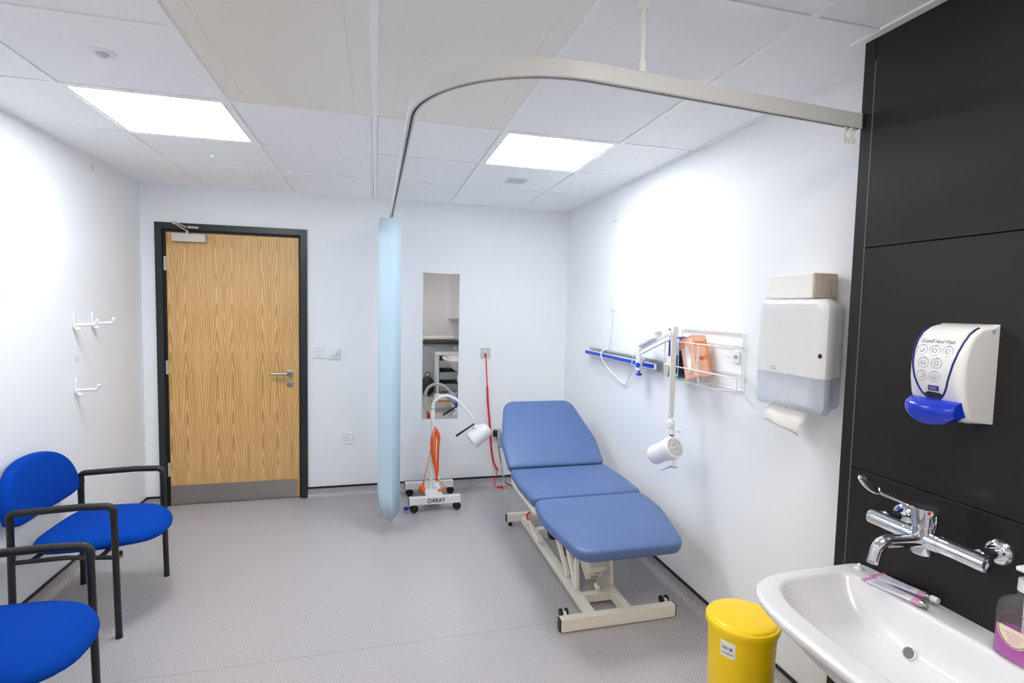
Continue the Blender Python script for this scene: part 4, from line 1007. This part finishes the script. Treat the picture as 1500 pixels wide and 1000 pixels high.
Xp = Matrix.Translation((TX-.158, TY+.025, 1.102)) @ Matrix.Rotation(math.atan2(.014, -.040), 4, 'Z') @ Matrix.Rotation(R(-36), 4, 'Y') @ Matrix.Rotation(R(-48), 4, 'X')
lm.sphere((0, 0, 0), 1., (.034, .0175, .0075), X=Xp, n=28)
part('lever', lm, 'chrome', t)
for y in (.893, 1.129):
    part('wall_flange', MB().lathe([(.031, 0), (.031, .004), (.027, .012), (.016, .018)], (PX, y, TZ+.004), (-1, 0, 0)), 'chrome', t)
    part('inlet_elbow', MB().tube(fillet([(PX-.01, y, TZ+.004), (TX+.012, y, TZ+.003), (TX+.004, y+(.0 if y < 1 else -.0), TZ)], .01), .0135, 18).cyl((TX+.022, y, TZ+.003), (TX+.045, y, TZ+.003), .0175, n=8), 'chrome', t)
part('isolator_mark', MB().cyl((PX-.02, 1.129, TZ+.022), (PX-.023, 1.129, TZ+.024), .006, n=14), 'blue_plastic', t, 'blue isolator mark')

# two flattened cream tubes on the basin ledge
def cream_tube(p0, p1, w0, w1, zc, label, with_cap):
    t = thing('cream_tube', label, 'tube', (p0[0], p0[1], SZ), 'cream tubes on the basin ledge')
    a = Vector((p0[0], p0[1], SZ+.0045)); b_ = Vector((p1[0], p1[1], SZ+zc)); d = (b_-a).normalized(); s = d.cross(Vector((0, 0, 1))).normalized(); u = s.cross(d)
    rg = []; N = 9
    for k in range(N):
        f_ = k/(N-1); w = w0+(w1-w0)*f_; h = .0016+(w1*.62-.0016)*f_**1.3; c_ = a+(b_-a)*f_
        rg.append([c_+s*w*math.cos(2*PI*j/20)+u*h*math.sin(2*PI*j/20) for j in range(20)])
    part('body', MB().loft(rg), 'tube', t, smooth=60)
    part('crimp', MB().box((0, 0, 0), (w0*2+.001, .012, .0045), .001, X=Matrix.Translation(a+d*.004) @ Matrix((s, d, u)).transposed().to_4x4()), 'pink', t, 'pink crimped end')
    bd = MB()
    bd.loft([[r+(r-(a+(b_-a)*f_))*.03 for r in rg[i]] for i, f_ in ((7, .875), (8, 1.))], cap=False)
    part('band', bd, 'pink', t, 'pink band')
    st = MB()
    for j in (3, 4, 5, 6, 7):
        st.tube([rg[k][j]+u*.0004 for k in range(1, 7)], .0008, 5)
    part('print', st, 'lilac', t)
    part('shoulder', MB().lathe([(w1*.8, 0), (w1*.6, .006), (.0055, .009), (.0055, .016)], b_, d, 18), 'steel', t)
    if with_cap: part('screw_cap', MB().cyl(b_+d*.012, b_+d*.030, .0085, .0075, n=16, bev=.001), 'white', t)
cream_tube((1.378, 1.160), (1.384, 1.014), .027, .0125, .0125, 'flattened white and pink cream tube nearer the basin bowl, without a cap', False)
cream_tube((1.420, 1.172), (1.428, 1.034), .027, .0120, .0160, 'flattened white and pink cream tube against the panelling, with a white cap', True)

# hand soap bottle
t = thing('soap_bottle', 'clear pump bottle of purple hand soap on the basin ledge', 'bottle', (1.385, .79, SZ))
bxc, byc = 1.394, .800
def oring(z, a, b_, n=32): return [Vector((bxc+a*math.copysign(abs(math.cos(2*PI*k/n))**.7, math.cos(2*PI*k/n)), byc+b_*math.copysign(abs(math.sin(2*PI*k/n))**.7, math.sin(2*PI*k/n)), z)) for k in range(n)]
z0 = SZ+.0005
part('bottle', MB().loft([oring(z0, .026, .044), oring(z0+.004, .029, .048), oring(z0+.10, .029, .048), oring(z0+.118, .028, .046), oring(z0+.132, .024, .038), oring(z0+.140, .017, .025), oring(z0+.146, .013, .014), oring(z0+.160, .013, .014)]), 'clear', t, smooth=50)
part('liquid', MB().loft([oring(z0+.002, .0245, .0425), oring(z0+.005, .0275, .0465), oring(z0+.060, .0275, .0465)]), 'liquid', t, 'purple liquid')
lb = MB(); Xl = Matrix(((0, 0, -1, bxc-.0302), (-1, 0, 0, byc-.002), (0, 1, 0, z0+.076), (0, 0, 0, 1)))
lb.prism([Vector((.034*math.cos(2*PI*k/32), .042*math.sin(2*PI*k/32))) for k in range(16, 33)], 0, .0006, X=Xl, m=0)
lb.tube([Xl @ Vector((.031*math.cos(2*PI*k/32), .039*math.sin(2*PI*k/32), .001)) for k in range(32)], .0009, 6, closed=True, m=1)
for k in range(4): lb.box((0, -.012-.006*k, .0008), (.036-.006*k, .0016, .0005), X=Xl, m=2)
part('front_label', lb, ['latex', 'magenta', 'pink'], t, 'oval label with magenta outline')
part('pump', MB().cyl((bxc, byc, z0+.158), (bxc, byc, z0+.186), .0155, .0145, bev=.002).cyl((bxc, byc, z0+.186), (bxc, byc, z0+.212), .006).box((bxc-.012, byc-.004, z0+.215), (.045, .017, .011), .004).cyl((bxc, byc, z0+.02), (bxc, byc, z0+.15), .003), 'white', t, 'white pump head')

# ------------------------------------------------------------------ yellow waste bin
bc = Vector((1.282, 1.552, 0))
t = thing('waste_bin', 'yellow lidded waste bin standing on the floor beside the washbasin', 'bin', bc)
bd = part('body', MB().lathe([(.096, 0), (.100, .004), (.104, .06), (.112, .30), (.115, .40), (.119, .402), (.119, .416), (.112, .418)], bc, (0, 0, 1), 56), 'yellow', t, smooth=40)
part('lid', MB().lathe([(.119, .414), (.1245, .416), (.1250, .428), (.1215, .434), (.115, .436), (.112, .441), (.104, .445), (.06, .4485), (.001, .450)], bc, (0, 0, 1), 56), 'yellow', t, smooth=40)
for y in (1.595, 1.512): part('hinge', MB().box((1.400, y, .428), (.022, .030, .022), .006, 3), 'yellow', t)
rg = []
for z in (.335, .392):
    row = []
    for k in range(8):
        th = R(196)+R(26)*k/7; r = .1140+.0045*(z-.335)/.057*.4
        row.append(Vector((bc.x+r*math.cos(th), bc.y+r*math.sin(th), z)))
    rg.append(row)
lbm = MB().loft(rg, cap=False, close=False)
for k, wd_ in enumerate((2, 1, 3, 1, 2, 1, 1, 3, 2, 1)):
    th0 = R(199)+R(2.0)*k; th1 = th0+R(.55)*wd_; row = []
    for z in (.362, .383): row.append([Vector((bc.x+.1152*math.cos(q_), bc.y+.1152*math.sin(q_), z)) for q_ in (th0, th1)])
    lbm.loft(row, cap=False, close=False, m=1)
row = [[Vector((bc.x+.1149*math.cos(q_), bc.y+.1149*math.sin(q_), z)) for q_ in (R(199), R(209), R(219))] for z in (.348, .351)]
lbm.loft(row, cap=False, close=False, m=1)
part('sticker', lbm, ['label', 'print_dark'], bd, 'white bar code sticker', smooth=None)

# ================================================================== THINGS BEHIND THE CAMERA, SEEN IN THE MIRROR
t = thing('wall_cupboard', 'white wall cupboard reflected high in the mirror', 'cupboard', (1.39, YF, 1.3))
part('cabinet_body', MB().b2(1.34, XR-.003, YF+.001, YF+.32, 1.30, 2.2, .002), 'white', t)
part('door', MB().b2(1.342, XR-.004, YF+.32, YF+.338, 1.305, 2.195, .002), 'white', t)
t = thing('worktop', 'brown worktop on a base unit reflected in the mirror', 'worktop', (1.0, YF, 0))
part('top', MB().b2(.70, XR-.004, YF+.003, YF+.6, .86, .90, .003), 'print_dark', t)
part('base_unit', MB().b2(.72, XR-.006, YF+.005, YF+.55, .04, .86, .002), 'grey_plastic', t)
solo('paper_roll', MB().cyl((.80, YF+.35, .945), (1.40, YF+.30, .945), .045, n=24, bev=.006), 'towel', (1.1, YF+.3, .9), 'white couch paper roll reflected in the mirror on the worktop', 'paper roll')
t = thing('storage_trolley', 'white plastic drawer trolley reflected in the mirror', 'trolley', (1.2, -.28, 0))
part('frame', MB().b2(1.0, 1.04, -.5, -.08, .03, .70, .01).b2(1.38, 1.42, -.5, -.08, .03, .70, .01).b2(1.0, 1.42, -.5, -.08, .70, .735, .012).b2(1.04, 1.38, -.5, -.46, .03, .69, .004), 'white', t)
for k in range(3): part('drawer', MB().b2(1.045, 1.375, -.45, -.08, .10+.2*k, .22+.2*k, .012), 'grey_plastic', t)
t = thing('step_stool', 'brown wooden step stool reflected at the bottom of the mirror', 'stool', (.98, 1.0, 0))
part('top', MB().b2(.78, 1.22, .93, 1.08, .13, .16, .004), 'wood_plain', t)
for x_ in (.80, 1.20): part('side_panel', MB().b2(x_-.012, x_+.012, .94, 1.07, 0, .13, .002), 'wood_plain', t)
solo('white_box', MB().b2(.84, 1.06, .95, 1.06, .161, .235, .006), 'white', (.95, 1.0, .161), 'white box on the wooden stool reflected in the mirror', 'box')
t = thing('black_bag', 'black bag reflected low in the mirror', 'bag', (.86, -.3, 0))
part('bag_body', MB().sphere((.86, -.3, .17), .17, (.75, .8, 1.)), 'black_bag', t)
part('handle', MB().tube(fillet([(.82, -.3, .31), (.82, -.3, .40), (.90, -.3, .40), (.90, -.3, .31)], .03), .008, 8), 'black_bag', t)

# ================================================================== CAMERA AND RENDER SETTINGS
def look():
    yaw, pit, rol = .2551, -.0641, .0209
    cy, sy, cp, sp = math.cos(yaw), math.sin(yaw), math.cos(pit), math.sin(pit)
    fwd = Vector((sy*cp, cy*cp, sp)); right = Vector((cy, -sy, 0)); up = right.cross(fwd)
    r2 = right*math.cos(rol)+up*math.sin(rol); u2 = -right*math.sin(rol)+up*math.cos(rol)
    cam = bpy.data.cameras.new('camera'); o = bpy.data.objects.new('camera', cam); COL.objects.link(o)
    cam.sensor_fit = 'HORIZONTAL'; cam.sensor_width = 36; cam.lens = 771.36*36/1500; cam.clip_start = .02
    m = Matrix((r2, u2, -fwd)).transposed().to_4x4(); m.translation = (0, 0, 1.5256); o.matrix_world = m
    SC.camera = o
look()
wd = bpy.data.worlds.new('world'); SC.world = wd; wd.use_nodes = True
wd.node_tree.nodes['Background'].inputs['Color'].default_value = (.8, .85, 1, 1); wd.node_tree.nodes['Background'].inputs['Strength'].default_value = .0
vs = SC.view_settings; vs.view_transform = 'Standard'; vs.look = 'None'; vs.exposure = -0.06; vs.gamma = 1.0; vs.use_curve_mapping = False
SC.cycles.use_denoising = True
SC.cycles.max_bounces = 10; SC.cycles.diffuse_bounces = 8; SC.cycles.glossy_bounces = 6; SC.cycles.transparent_max_bounces = 12
SC.cycles.caustics_reflective = False; SC.cycles.caustics_refractive = False
